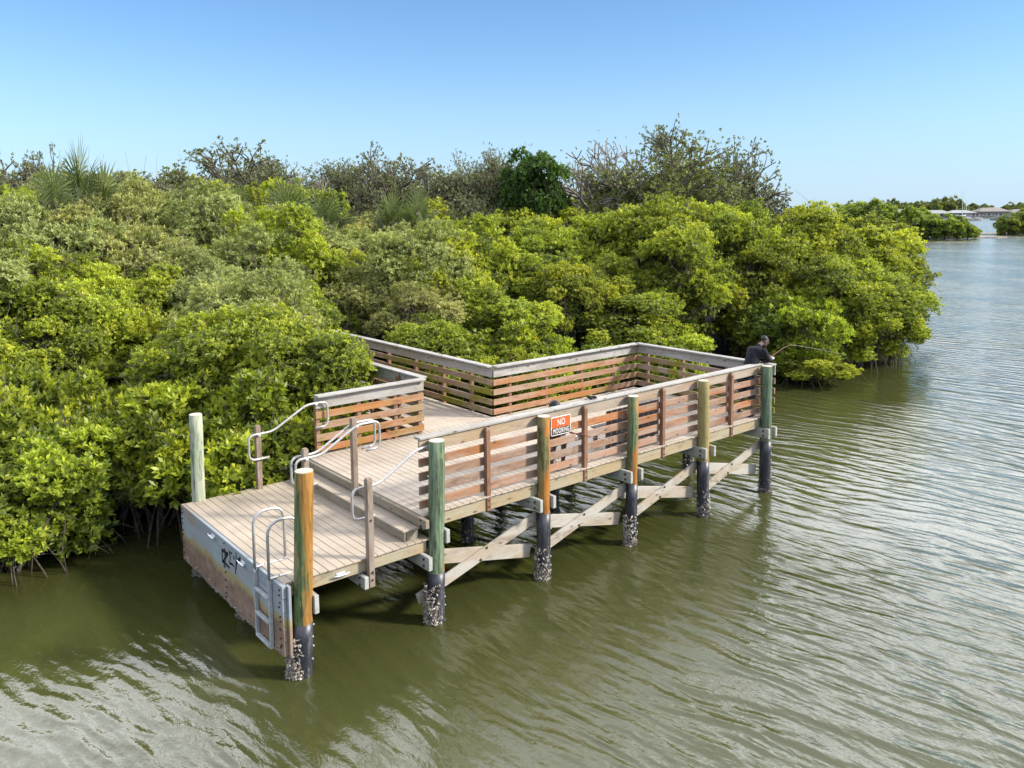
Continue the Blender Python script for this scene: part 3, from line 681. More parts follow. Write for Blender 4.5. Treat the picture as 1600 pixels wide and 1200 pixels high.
o = melt(bm, 'shoe', M['shoe'], ps, .010, 2); o.location = -SO
st_ = empty('camp_stool', (3.22, .80, ZU), 'small folding stool behind the outer railing under the seated person', 'stool')
b = MB(); b.box((-.19, -.15, .33), (.19, .15, .355), .006); b.build('seat', M['shorts'], st_)
for sx in (-.16, .16):
    for sy in (-1, 1): b = MB(); b.tube([(sx, .13*sy, .0), (sx, -.13*sy, .33)], .011, 8); b.build('leg', M['alu'], st_, True)
g0, g1 = np.array((3.36, .28, 2.52)), at(927, 683, 15.42)
rp = [g0-(g1-g0)*.25, g0, g0+(g1-g0)*.5, g1, g1+(g1-g0)*.3, g1+(g1-g0)*.6]
fishing_rod(rp, [.015, .014, .012, .009, .007, .005], 'thin fishing rod poked out between the slats to the right of the orange sign', tuple(g0), g0+(g1-g0)*.2, (0, -.2, -.95))

# bench with upright slats and a small pouch on the rail
be = empty('bench', (5.40, .62, ZU), 'grey-brown slatted bench standing on the deck close behind the outer railing', 'bench')
for i in range(10):
    b = MB(); x = -.74 + i*.164; b.box((x-.070, -.16, .10), (x+.070, -.135, .86), .005); b.build('back_slat', M['bench'], be)
b = MB(); b.box((-.80, -.135, .70), (.80, -.105, .78), .004); b.box((-.80, -.135, .25), (.80, -.105, .33), .004); b.build('back_frame', M['bench'], be)
b = MB()
for j in range(3): b.box((-.80, -.10+j*.14, .43), (.80, .03+j*.14, .46), .005)
b.build('seat', M['bench'], be)
for x in (-.70, .70):
    for y in (-.08, .27): b = MB(); b.box((x-.035, y-.035, 0), (x+.035, y+.035, .43), .004); b.build('leg', M['bench'], be)
po = empty('pouch', (3.92, .20, 3.103), 'small crumpled black pouch lying on the cap of the outer railing', 'pouch')
bm = bmesh.new(); rg = random.Random(12)
for i in range(9): blob(bm, (rg.uniform(-.075, .075), rg.uniform(-.05, .05), rg.uniform(.012, .035)), (rg.uniform(.02, .05), rg.uniform(.02, .035), rg.uniform(.012, .03)), None, 8)
melt(bm, 'bag', M['shirt'], po, .008, 1)
b = MB(); b.tube(arc_path([(-.06, 0, .03), (-.10, .05, .06), (-.14, .02, .012), (-.19, .05, .008)], .03, 4), .006, 6); b.build('strap', M['shirt'], po)
# ------------------------------------------------------------------ sky, sun
SUN_EL, SUN_AZ = R(33), np.array([.68, -.73]); SUN_AZ = SUN_AZ/np.linalg.norm(SUN_AZ)
wd = bpy.data.worlds.new('World'); scene.world = wd; wd.use_nodes = True; nt = wd.node_tree; nt.nodes.clear()
def wn(t): return nt.nodes.new(t)
sky = wn('ShaderNodeTexSky'); sky.sky_type = 'NISHITA'; sky.sun_disc = False; sky.sun_elevation = SUN_EL; sky.sun_rotation = math.atan2(SUN_AZ[0], SUN_AZ[1])
sky.altitude = 0; sky.air_density = 1.0; sky.dust_density = SKY_DUST; sky.ozone_density = SKY_OZONE
geo = wn('ShaderNodeTexCoord'); sp = wn('ShaderNodeSeparateXYZ'); nt.links.new(geo.outputs['Generated'], sp.inputs[0])
# bright cloud sheet added above the framed sky for water reflections and fill
dv = wn('ShaderNodeVectorMath'); dv.operation = 'DIVIDE'; nt.links.new(geo.outputs['Generated'], dv.inputs[0])
cz = wn('ShaderNodeMath'); cz.operation = 'MAXIMUM'; nt.links.new(sp.outputs[2], cz.inputs[0]); cz.inputs[1].default_value = .12
cb = wn('ShaderNodeCombineXYZ'); [nt.links.new(cz.outputs[0], cb.inputs[i]) for i in range(3)]; nt.links.new(cb.outputs[0], dv.inputs[1])
ns = wn('ShaderNodeTexNoise'); nt.links.new(dv.outputs[0], ns.inputs['Vector']); ns.inputs['Scale'].default_value = 1.1; ns.inputs['Detail'].default_value = 6; ns.inputs['Roughness'].default_value = .6
mr = wn('ShaderNodeMapRange'); mr.interpolation_type = 'SMOOTHSTEP'; nt.links.new(ns.outputs['Fac'], mr.inputs[0]); mr.inputs[1].default_value = .16; mr.inputs[2].default_value = .74
me_ = wn('ShaderNodeMapRange'); me_.interpolation_type = 'SMOOTHSTEP'; nt.links.new(sp.outputs[2], me_.inputs[0]); me_.inputs[1].default_value = .245; me_.inputs[2].default_value = .36
mm = wn('ShaderNodeMath'); mm.operation = 'MULTIPLY'; nt.links.new(mr.outputs[0], mm.inputs[0]); nt.links.new(me_.outputs[0], mm.inputs[1])
hi_ = wn('ShaderNodeMapRange'); hi_.interpolation_type = 'SMOOTHSTEP'; nt.links.new(sp.outputs[2], hi_.inputs[0]); hi_.inputs[1].default_value = .44; hi_.inputs[2].default_value = .62; hi_.inputs[3].default_value = 1; hi_.inputs[4].default_value = .55
mh = wn('ShaderNodeMath'); mh.operation = 'MULTIPLY'; nt.links.new(mm.outputs[0], mh.inputs[0]); nt.links.new(hi_.outputs[0], mh.inputs[1]); mm = mh
mm2 = wn('ShaderNodeMath'); mm2.operation = 'MULTIPLY'; nt.links.new(mm.outputs[0], mm2.inputs[0]); mm2.inputs[1].default_value = ADDED_CLOUD_F
# added cloud brightest ahead, where the water mirrors it; dimmer behind to limit fill
dt = wn('ShaderNodeVectorMath'); dt.operation = 'DOT_PRODUCT'; nt.links.new(geo.outputs['Generated'], dt.inputs[0]); dt.inputs[1].default_value = (math.cos(.75), math.sin(.75), 0)
mz = wn('ShaderNodeMapRange'); mz.interpolation_type = 'SMOOTHSTEP'; nt.links.new(dt.outputs['Value'], mz.inputs[0]); mz.inputs[1].default_value = .1; mz.inputs[2].default_value = .55; mz.inputs[3].default_value = .42
mm3 = wn('ShaderNodeMath'); mm3.operation = 'MULTIPLY'; nt.links.new(mm2.outputs[0], mm3.inputs[0]); nt.links.new(mz.outputs[0], mm3.inputs[1]); mm2 = mm3
mx = wn('ShaderNodeMix'); mx.data_type = 'RGBA'; nt.links.new(mm2.outputs[0], mx.inputs[0]); nt.links.new(sky.outputs[0], mx.inputs[6]); mx.inputs[7].default_value = (*ADDED_CLOUD_C, 1)
tn = wn('ShaderNodeMix'); tn.data_type = 'RGBA'; tn.blend_type = 'MULTIPLY'; tn.inputs[0].default_value = 1; nt.links.new(sky.outputs[0], tn.inputs[6]); tn.inputs[7].default_value = (*SKY_TINT, 1); 
hz = wn('ShaderNodeMapRange'); hz.interpolation_type = 'SMOOTHERSTEP'; nt.links.new(sp.outputs[2], hz.inputs[0]); hz.inputs[1].default_value = .24; hz.inputs[2].default_value = -.08; hz.inputs[3].default_value = 0; hz.inputs[4].default_value = .92
hm = wn('ShaderNodeMix'); hm.data_type = 'RGBA'; nt.links.new(hz.outputs[0], hm.inputs[0]); nt.links.new(tn.outputs[2], hm.inputs[6]); hm.inputs[7].default_value = (*[c_/(SKY_S*2**EXPO) for c_ in HORIZON], 1)
nt.links.new(hm.outputs[2], mx.inputs[6])
bg = wn('ShaderNodeBackground'); nt.links.new(mx.outputs[2], bg.inputs[0]); bg.inputs[1].default_value = SKY_S
wo = wn('ShaderNodeOutputWorld'); nt.links.new(bg.outputs[0], wo.inputs[0])
sl = bpy.data.lights.new('sun', 'SUN'); sl.energy = SUN_E; sl.angle = R(SUN_ANG); sl.color = (1.0, .945, .85)
so = bpy.data.objects.new('sun', sl); col.objects.link(so)
sd = Vector((SUN_AZ[0]*math.cos(SUN_EL), SUN_AZ[1]*math.cos(SUN_EL), math.sin(SUN_EL)))
so.rotation_euler = sd.to_track_quat('Z', 'Y').to_euler(); so.location = (0, -20, 30)
vs = scene.view_settings; vs.view_transform = 'Standard'; vs.look = 'None'; vs.gamma = 1.0; vs.exposure = EXPO
scene.cycles.max_bounces = 8; scene.cycles.diffuse_bounces = 3; scene.cycles.glossy_bounces = 3; scene.cycles.transmission_bounces = 4; scene.cycles.transparent_max_bounces = 6
scene.cycles.sample_clamp_indirect = 6; scene.cycles.use_denoising = True

# ------------------------------------------------------------------ water
k = NT('turbid_bay_water'); co = k.coord()
CD = R(-8)      # crests run roughly across the pier
warp = k.noise(co, .16, 3, .5)
wv = k.n('ShaderNodeVectorMath', operation='ADD'); k.l(co, wv.inputs[0])
wc = k.n('ShaderNodeCombineXYZ'); k.l(k.math('MULTIPLY', warp, 1.6), wc.inputs[0]); k.l(k.math('MULTIPLY', k.noise(k.mapping(co, loc=(9, 4, 0)), .12, 2, .5), 1.5), wc.inputs[1]); k.l(wc.outputs[0], wv.inputs[1]); wco = wv.outputs[0]
def waves(sc, rot, stretch, detail=3, rough=.5):
    return k.noise(k.mapping(wco, (sc, sc*stretch, 1), (0, 0, rot)), 1.0, detail, rough, .25)
def train(lam, rot, amp, ph_sc, ph_amt, sharp=1.6):
    # one family of crests: a travelling wave whose phase wanders, with pinched crests
    sx = k.n('ShaderNodeSeparateXYZ'); k.l(k.mapping(wco, (1, 1, 1), (0, 0, rot)), sx.inputs[0])
    ph = k.math('MULTIPLY', k.math('SUBTRACT', k.noise(k.mapping(co, (ph_sc, ph_sc*.6, 1), (0, 0, rot), (lam*31, lam*17, 0)), 1, 2, .5), .5), ph_amt)
    s_ = k.math('SINE', k.math('ADD', k.math('MULTIPLY', sx.outputs[0], 2*math.pi/lam), ph), 0)
    s_ = k.math('POWER', k.math('ADD', k.math('MULTIPLY', s_, .5), .5), sharp)
    a = k.step(k.noise(k.mapping(co, (.35/lam**.6, .16/lam**.6, 1), (0, 0, rot), (lam*7, lam*3, 0)), 1, 2, .5), .30, .66)
    return k.math('MULTIPLY', k.math('MULTIPLY', s_, a), amp)
T_ = [train(1.1, CD+R(8), .012, .35, 6), train(.66, CD-R(5), .0165, .6, 6), train(.46, CD+R(11), .0150, .9, 6), train(.31, CD-R(10), .0095, 1.4, 7), train(.19, CD+R(5), .0055, 2.4, 8)]
fine = k.math('MULTIPLY', k.noise(k.mapping(co, (7, 3.2, 1), (0, 0, CD)), 1, 4, .6), .016)
sw = k.math('MULTIPLY', waves(.34, CD+R(6), .3, 2, .4), .03)
sp = k.n('ShaderNodeSeparateXYZ'); k.l(co, sp.inputs[0])
# sheltered water close under the mangroves and left of the pier lies calmer
calm = k.step(k.math('ADD', k.math('MULTIPLY', sp.outputs[1], -1.0), k.math('MULTIPLY', sp.outputs[0], .42)), -4.5, 4.5)
amp = k.math('ADD', k.math('MULTIPLY', calm, .30), .75)
h = k.math('ADD', fine, sw)
for t_ in T_: h = k.math('ADD', h, t_)
gust = k.step(k.noise(k.mapping(co, (.11, .05, 1), (0, 0, CD+R(30)), (3, 8, 0)), 1, 3, .6), .32, .66)
h = k.math('MULTIPLY', k.math('MULTIPLY', h, amp), k.math('ADD', k.math('MULTIPLY', gust, .6), .55))
bmp = k.bump(h, 1.0, WAVE_D)
mk = k.noise(co, .09, 3, .55)
c = k.mix(k.step(mk, .38, .66), (.038, .040, .011), (.051, .053, .017))
gp_ = k.n('ShaderNodeNewGeometry'); ds = k.n('ShaderNodeVectorMath', operation='LENGTH'); k.l(gp_.outputs['Position'], ds.inputs[0])
# ripples too small and far to resolve blur the mirror image
rg_ = k.math('ADD', k.math('MULTIPLY', k.step(ds.outputs['Value'], 8.0, 90.0), .09), .06)
pr = k.principled(c, rg_, bmp, 0, .5); pr.inputs['IOR'].default_value = 1.5
b = MB(); b.add([(-3000, -3000, 0), (3000, -3000, 0), (3000, 3000, 0), (-3000, 3000, 0)], [(0, 1, 2, 3)])
wt = b.build('water', k.mat); tag(wt, 'olive green rippled bay water around the pier', 'water', kind='structure')

# ------------------------------------------------------------------ land
SHORE = [(-40, 8), (-14, 7.2), (-9, 6.9), (-5.6, 7.6), (-4.2, 8.4), (-2.6, 9.4), (-.6, 9.9), (1.5, 9.2), (3.6, 8.4), (6, 8.0), (9.5, 8.0), (13, 8.0), (17, 8.2), (20, 8.0), (23, 7.0), (25.2, 5.6), (28.3, 5.5), (31.0, 7.2), (36, 10.6), (42, 16.5), (51, 22.5), (62, 30), (72, 42), (74, 60), (60, 110), (-60, 140), (-80, 40)]
def inside(x, y):
    c = False; n = len(SHORE)
    for i in range(n):
        x0, y0 = SHORE[i]; x1, y1 = SHORE[(i+1) % n]
        if (y0 > y) != (y1 > y) and x < (x1-x0)*(y-y0)/(y1-y0)+x0: c = not c
    return c
def shore_dist(x, y):
    d = 1e9
    for i in range(24):
        a = np.array(SHORE[i]); e = np.array(SHORE[i+1])-a; p = np.array([x, y])-a; t = max(0, min(1, p @ e/(e @ e))); d = min(d, np.linalg.norm(p-e*t))
    return d if inside(x, y) else -d
M['mud'] = plain('dark_mangrove_mud', (.030, .024, .016), .6, 0, .5, 3, .4, .5)
def bank(name, P, top, mat, label, cat):
    n = len(P); cx = sum(p[0] for p in P)/n; cy = sum(p[1] for p in P)/n; b = MB()
    def ring(s, z): return [(cx+(x-cx)*s, cy+(y-cy)*s, z) for x, y in P]
    V = ring(1.0, -.6) + [(x, y, .02) for x, y in P] + [(cx+(x-cx)*.97, cy+(y-cy)*.97, top) for x, y in P]
    F = []
    for i in range(n):
        j = (i+1) % n; F += [(i, j, n+j, n+i), (n+i, n+j, 2*n+j, 2*n+i)]
    F.append(tuple(range(2*n, 3*n))); b.add(V, F); o = b.build(name, mat); return tag(o, label, cat, kind='structure')
BANK = [(x, y+1.5) if i < 20 else (x, y) for i, (x, y) in enumerate(SHORE)]
bank('mud_bank', BANK, .22, M['mud'], 'dark muddy bank under the mangroves', 'ground')
def exec_trees():
    SK = 'sparse brown-grey trees along the skyline'
    tree_at(292, 226, 43, SPARSE[0], 1.5, 'sparse spreading tree with dark twigs against the sky above the left thicket', SK)
    tree_at(632, 228, 46, SPARSE[1], 1.15, 'widest brownish sparse tree of the skyline left of the dark green tree', SK)
    tree_at(590, 268, 45, SPARSE[2], 1.0, 'lower brownish tree joined to the left side of the widest sparse tree', SK)
    tree_at(742, 240, 45, WISPY[0], .8, 'wispy grey narrow tree just left of the dark green tree', SK)
    tree_at(708, 268, 44, WISPY[1], .9, 'wispy grey tree between the widest sparse tree and the narrow one', SK)
    tree_at(690, 300, 42, WISPY[0], .9, 'low wispy grey tree in front of the narrow grey tree', SK)
    tree_at(838, 232, 41.5, DARKT[0], 1.0, 'dense dark green tree standing out on the skyline', SK, H0=7.5)
    tree_at(812, 262, 42, DARKT[0], .75, 'smaller dark crown at the left foot of the dense dark green tree', SK, H0=7.5)
    tree_at(930, 214, 45, BARE[0], 1.25, 'nearly leafless pale tree with spreading bare branches', SK)
    tree_at(985, 225, 47, BARE[0], 1.0, 'second leafless pale tree behind the broad olive tree', SK, rz=2.0)
    tree_at(965, 290, 44, DARKT[0], .75, 'dark round shrub between the bare tree and the olive tree', SK, H0=7.5, color=(.8, .6, .7, 1))
    tree_at(1062, 226, 44, OLIVE[0], 1.35, 'broad olive green tree, tallest at the right of the skyline', SK)
    tree_at(1030, 252, 43, OLIVE[0], 1.05, 'lower olive tree at the left front of the broad olive tree', SK, rz=1.2)
    tree_at(1095, 198, 46, SPARSE[2], 1.15, 'sparse tree whose twigs reach highest above the olive tree', SK)
    tree_at(1160, 300, 46, SPARSE[0], .8, 'low sparse tree right of the broad olive tree', SK)
    rows = [(10, 272, 46), (52, 270, 48), (150, 276, 47), (190, 284, 46), (232, 290, 47), (352, 284, 45), (392, 276, 47), (426, 270, 46), (470, 278, 45), (520, 276, 47), (556, 280, 45), (600, 290, 44), (660, 292, 44), (705, 288, 46), (745, 290, 45), (1010, 300, 46), (1130, 306, 46)]
    for i, (px, top, d) in enumerate(rows):
        pos = 'above the left thicket' if px < 300 else 'in the middle of the skyline' if px < 580 else 'below the taller skyline trees'
        tree_at(px, top, d, DULLV[i % 2][:2], .8+.12*(i % 3), 'brown-grey shrubby tree filling the skyline ' + pos, 'shrubby trees ' + pos, H0=6.6)
    for i, (px, top, d) in enumerate([(405, 252, 47), (505, 254, 48)]):
        tree_at(px, top, d, WISPY[i % 2], .9, 'airy grey tree rising above the shrubby skyline ' + ('left of the widest left tree' if px < 300 else 'left of centre'), 'airy grey trees on the skyline')
    tree_at(492, 272, 44, BARE[0], .9, 'pale leafless tangle of twigs between the brown skyline trees', SK, rz=.4)
    tree_at(-8, 222, 36, SPARSE[1], .8, 'sparse twigs of a tree cut by the left frame edge', SK)
    palm_at(80, 268, 27, 0, 'cabbage palm with open green fan fronds, leftmost of the palms', .8)
    palm_at(122, 246, 31, 1, 'cabbage palm with upright fronds against the sky at left', .8)
    palm_at(158, 268, 32, 0, 'smaller cabbage palm just right of the upright one at left', .9)
    palm_at(448, 298, 33, 1, 'shaggy cabbage palm with drooping fronds left of centre', 1.15)
    palm_at(506, 306, 35, 0, 'dark round cabbage palm right of the shaggy one', 1.0)
    palm_at(610, 306, 36, 0, 'cabbage palm half hidden by pale mangroves in the middle', .8)
    palm_at(652, 308, 35, 1, 'grey-green cabbage palm right of the half hidden one', .85)
    palm_at(365, 300, 36, 1, 'cabbage palm partly hidden left of the shaggy one', 1.0)
# ------------------------------------------------------------------ foliage
def leaf_mat(name, stops, rough=.45, trans=.45, hue_obj=True):
    k = NT(name); at_ = k.n('ShaderNodeAttribute', attribute_name='tint'); oi = k.n('ShaderNodeObjectInfo')
    c = k.ramp(at_.outputs['Fac'], stops)
    if hue_obj: c = k.mix(1.0, c, oi.outputs['Color'], 'MULTIPLY')
    d = k.n('ShaderNodeBsdfPrincipled'); k.l(c, d.inputs['Base Color']); d.inputs['Roughness'].default_value = rough; d.inputs['Specular IOR Level'].default_value = .35
    t = k.n('ShaderNodeBsdfTranslucent'); k.l(k.mix(1.0, c, (1.25, 1.35, .55), 'MULTIPLY'), t.inputs['Color'])
    mx = k.n('ShaderNodeMixShader'); mx.inputs[0].default_value = trans; k.l(d.outputs[0], mx.inputs[1]); k.l(t.outputs[0], mx.inputs[2]); k.l(mx.outputs[0], k.out.inputs['Surface'])
    return k.mat
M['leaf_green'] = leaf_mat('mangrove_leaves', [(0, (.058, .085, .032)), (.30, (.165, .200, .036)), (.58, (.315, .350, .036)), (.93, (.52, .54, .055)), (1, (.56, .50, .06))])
M['leaf_pale'] = leaf_mat('pale_mangrove_leaves', [(0, (.15, .17, .06)), (.5, (.31, .32, .11)), (1, (.50, .49, .18))], .6, .35)
M['leaf_dark'] = leaf_mat('dark_tree_leaves', [(0, (.03, .06, .015)), (.6, (.07, .13, .025)), (1, (.14, .20, .04))])
M['leaf_dull'] = leaf_mat('dull_tree_leaves', [(0, (.075, .085, .042)), (.5, (.14, .145, .072)), (1, (.22, .225, .11))], .6, .25)
M['leaf_olive'] = leaf_mat('olive_tree_leaves', [(0, (.07, .085, .03)), (.5, (.15, .165, .05)), (1, (.25, .25, .08))], .6, .3)
M['frond'] = leaf_mat('palm_frond', [(0, (.04, .06, .025)), (.6, (.085, .11, .04)), (1, (.15, .165, .065))], .5, .3)
M['frond_dry'] = leaf_mat('dry_palm_frond', [(0, (.13, .10, .06)), (1, (.28, .22, .14))], .7, .2)
M['bark'] = plain('grey_brown_bark', (.125, .10, .082), .9, 0, .4, 12, .2, .4)
M['bark_pale'] = plain('pale_grey_bark', (.24, .21, .185), .9, 0, .3, 10, .2, .3)
M['root'] = plain('stilt_root_bark', (.075, .058, .043), .85, 0, .4, 14, .2, .3)

def nrm(a): return a/(np.linalg.norm(a, axis=-1, keepdims=True)+1e-9)
def leaves_mesh(name, base, d, up, L, w, tint, mat, fold=.25):
    """one folded diamond leaf per row: base point, direction, rough up vector, length, half-width"""
    n = len(base); side = nrm(np.cross(d, up)); nn = np.cross(side, d)
    mid = base + d*(L*.55)[:, None]; tip = base + d*L[:, None] - nn*(L*.06)[:, None]
    V = np.empty((n, 4, 3)); V[:, 0] = base; V[:, 1] = mid + side*w[:, None] + nn*(w*fold)[:, None]; V[:, 2] = tip; V[:, 3] = mid - side*w[:, None] + nn*(w*fold)[:, None]
    me = bpy.data.meshes.new(name); me.vertices.add(4*n); me.vertices.foreach_set('co', V.ravel())
    me.loops.add(4*n); me.loops.foreach_set('vertex_index', np.arange(4*n, dtype=np.int32)); me.polygons.add(n); me.polygons.foreach_set('loop_start', np.arange(0, 4*n, 4, dtype=np.int32)); me.polygons.foreach_set('loop_total', np.full(n, 4, np.int32))
    at_ = me.attributes.new('tint', 'FLOAT', 'FACE'); at_.data.foreach_set('value', np.clip(tint, 0, 1).astype(np.float32))
    me.update(); me.validate(); me.materials.append(mat); return me
def rosettes(rg, pos, axis, k, L, W, spread=(30, 75), ptint=None):
    """k leaves around each twig end"""
    n = len(pos); a = nrm(axis); t1 = nrm(np.cross(a, nrm(rg.normal(size=(n, 3))))); t2 = np.cross(a, t1)
    ang = (np.arange(k)[None]*2.399 + rg.uniform(0, 6.28, (n, 1)) + rg.normal(0, .25, (n, k))); th = np.radians(rg.uniform(*spread, (n, k)))
    d = a[:, None]*np.cos(th)[..., None] + (t1[:, None]*np.cos(ang)[..., None] + t2[:, None]*np.sin(ang)[..., None])*np.sin(th)[..., None]
    base = pos[:, None] + a[:, None]*rg.uniform(-.05, .02, (n, k))[..., None]
    up = np.repeat(a[:, None], k, 1) + rg.normal(0, .25, (n, k, 3)); Ls = L*rg.uniform(.65, 1.2, (n, k)); ws = W*rg.uniform(.75, 1.15, (n, k))
    ti = (ptint[:, None] if ptint is not None else .5) + rg.normal(0, .13, (n, k))
    f = lambda x: x.reshape(-1, *x.shape[2:])
    return f(base), nrm(f(d)), f(up), f(Ls), f(ws), f(ti)
def crown_points(rg, rx, rz, nblob, dens, low=-.45, rb=(.19, .34)):
    """twig ends spread over many small uneven lobes of an ellipsoid"""
    P, A, T, C = [], [], [], []
    for i in range(nblob):
        while True:
            v = nrm(rg.normal(size=3))
            if v[2] > low: break
        e = rg.uniform(.50, 1.0); c = v*np.array([rx, rx, rz])*e; r = rx*rg.uniform(*rb); C.append(c)
        n = int(dens*r*r*12.6); dd = nrm(rg.normal(size=(n*2, 3))); o = nrm(c/np.array([rx, rx, rz]))
        keep = (dd @ (o*.75 + np.array([0, 0, .45])) > -.15); dd = dd[keep][:n]
        lump = 1 + .22*np.sin(dd[:, 0]*5+i)*np.cos(dd[:, 1]*6+2*i) + .15*np.sin(dd[:, 2]*9+i)
        p = c + dd*(r*rg.uniform(.62, 1.08, len(dd))*lump)[:, None]*np.array([1, 1, .85])
        P.append(p); A.append(dd*.7 + o*.4 + np.array([0, 0, .75]) + rg.normal(0, .28, p.shape)); T.append(rg.uniform(.28, .72)+rg.normal(0, .13, len(p)))
    return np.vstack(P), np.vstack(A), np.concatenate(T), C
def branch_mesh(b, p0, p1, r0, r1, rg, n=5, wob=.08, sides=5):
    p0 = np.array(p0, float); p1 = np.array(p1, float); L = np.linalg.norm(p1-p0); pts = [p0+(p1-p0)*t + (rg.normal(0, wob*L, 3)*math.sin(math.pi*t) if 0 < t < 1 else 0) for t in np.linspace(0, 1, n)]
    b.tube(pts, list(np.linspace(r0, r1, n)), sides); return pts
def make_bush(seed, H, rx, rz, nblob, dens, mat, L=.135, W=.031, k=7, low=-.45, roots=False, rb=(.19, .34), spread=(22, 70)):
    """returns (crown mesh, trunk mesh, root mesh); origin on the ground"""
    rg = np.random.default_rng(seed); P, A, T, C = crown_points(rg, rx, rz, nblob, dens, low, rb); ctr = np.array([0, 0, H-rz*1.0])
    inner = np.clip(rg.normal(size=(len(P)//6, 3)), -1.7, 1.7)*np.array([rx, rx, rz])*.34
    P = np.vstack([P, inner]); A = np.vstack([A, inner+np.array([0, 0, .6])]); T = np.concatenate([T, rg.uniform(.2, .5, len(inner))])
    P = P+ctr; ok = P[:, 2] > .12; P, A, T = P[ok], A[ok], T[ok]
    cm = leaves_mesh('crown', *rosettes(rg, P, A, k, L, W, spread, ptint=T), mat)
    b = MB(); rs = []
    hub = [np.array([rg.normal(0, .22*rx), rg.normal(0, .22*rx), max(.35, ctr[2]-rz*.65)]) for _ in range(4)]
    for hb in hub: branch_mesh(b, (hb[0]*.3, hb[1]*.3, -.25), hb, .05, .035, rg, 5, .05, 6)
    for i, c in enumerate(C):
        t = c+ctr; hb = hub[i % 4]; pts = branch_mesh(b, hb, t, .028, .012, rg, 6, .09)
        if i % 4 == 0:      # bare grey twigs sticking out of the leaves
            e = t + nrm(c)*rx*.30 + rg.normal(0, .12, 3); branch_mesh(b, t, e, .012, .005, rg, 4, .12, 4)
            for _ in range(3): branch_mesh(b, t+(e-t)*rg.uniform(.3, .8), e+rg.normal(0, .22, 3), .007, .003, rg, 3, .1, 3)
        for j in range(5):
            q = pts[3+j % 3]; e = t + rg.normal(0, rx*.24, 3); branch_mesh(b, q, e, .011, .004, rg, 4, .10, 4)
    me = bpy.data.meshes.new('trunk'); me.from_pydata(b.v, [], b.f); me.materials.append(M['bark'])
    rm = None
    if roots:
        b = MB()
        for i in range(16):
            a = rg.uniform(0, 6.28); r = rg.uniform(.35, 1.05)*rx; z = rg.uniform(.5, 1.25); pts = []
            for t in np.linspace(0, 1, 7): pts.append([r*math.cos(a)*t**.8 + rg.normal(0, .015), r*math.sin(a)*t**.8, z*(1-t**2.4)-.3*t**2.4])
            b.tube(pts, .017, 5)
        for i in range(5):
            a = rg.uniform(0, 6.28); r = rg.uniform(.3, 1.0)*rx; x, y = r*math.cos(a), r*math.sin(a); b.tube([(x, y, 1.4), (x+rg.normal(0, .05), y+rg.normal(0, .05), .6), (x+rg.normal(0, .1), y+rg.normal(0, .1), -.3)], .014, 5)
        rm = bpy.data.meshes.new('prop_roots'); rm.from_pydata(b.v, [], b.f); rm.materials.append(M['root'])
    return cm, me, rm
DN = DENS
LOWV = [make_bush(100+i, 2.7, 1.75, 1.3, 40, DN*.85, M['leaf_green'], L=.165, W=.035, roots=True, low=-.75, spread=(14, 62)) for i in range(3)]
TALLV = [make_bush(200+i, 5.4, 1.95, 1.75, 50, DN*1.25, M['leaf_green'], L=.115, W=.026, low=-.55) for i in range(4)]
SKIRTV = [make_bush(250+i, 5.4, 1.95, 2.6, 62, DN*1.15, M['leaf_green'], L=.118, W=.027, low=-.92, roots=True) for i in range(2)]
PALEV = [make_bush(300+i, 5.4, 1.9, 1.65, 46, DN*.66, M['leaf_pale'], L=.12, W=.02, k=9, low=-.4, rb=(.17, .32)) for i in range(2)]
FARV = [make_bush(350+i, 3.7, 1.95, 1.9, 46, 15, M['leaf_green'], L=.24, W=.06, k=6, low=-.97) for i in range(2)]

def plant(meshes, name, loc, scale, rz, label, cat, group, color=(1, 1, 1, 1), parts=('crown', 'trunk', 'prop_roots')):
    r = empty(name, loc, label, cat, group, rz); r.scale = scale
    for me, pn in zip(meshes, parts):
        if me is None: continue
        o = bpy.data.objects.new(pn, me); col.objects.link(o); o.parent = r; o.color = color
    return r

# ---- the mangrove thicket on the bank: heights climb away from the water
def zone(px, s, pale):
    if px < 250: w = 'at the left edge of the photo'
    elif px < 430: w = 'behind the tall pale corner post'
    elif px < 575: w = 'left of the boardwalk'
    elif px < 800: w = 'behind the boardwalk railing'
    elif px < 1010: w = 'behind the long back railing'
    elif px < 1230: w = 'behind the mossy end railing'
    else: w = 'on the tip at right'
    if s < 2.0: l = 'low green mangrove overhanging water'
    elif s < 6: l = 'leafy yellow-green mangrove midway up the slope'
    elif s < 13: l = 'tall yellow-green mangrove in the canopy'
    else: l = 'tall mangrove in the rearmost canopy'
    if pale: l = l.replace('yellow-green mangrove', 'khaki pale-leaved mangrove').replace('tall mangrove', 'tall khaki mangrove').replace('low green', 'low khaki')
    return l + ' ' + w
rgp = np.random.default_rng(5)
def tint_for(px, s, rg):
    v = rg.uniform(.86, 1.10); wv_ = rg.uniform(-.07, .07)
    return (v*(1+wv_), v, v*(1-.5*wv_), 1)
def pale_here(px, py, rg):
    # patches of pale-leaved mangrove seen upper left and left of centre
    p = 0
    if px < 420 and py < 395: p = .72
    if 470 < px < 670 and py < 470: p = .8
    if 300 < px < 400 and 400 < py < 470: p = .6
    return rg.random() < p
placed = []
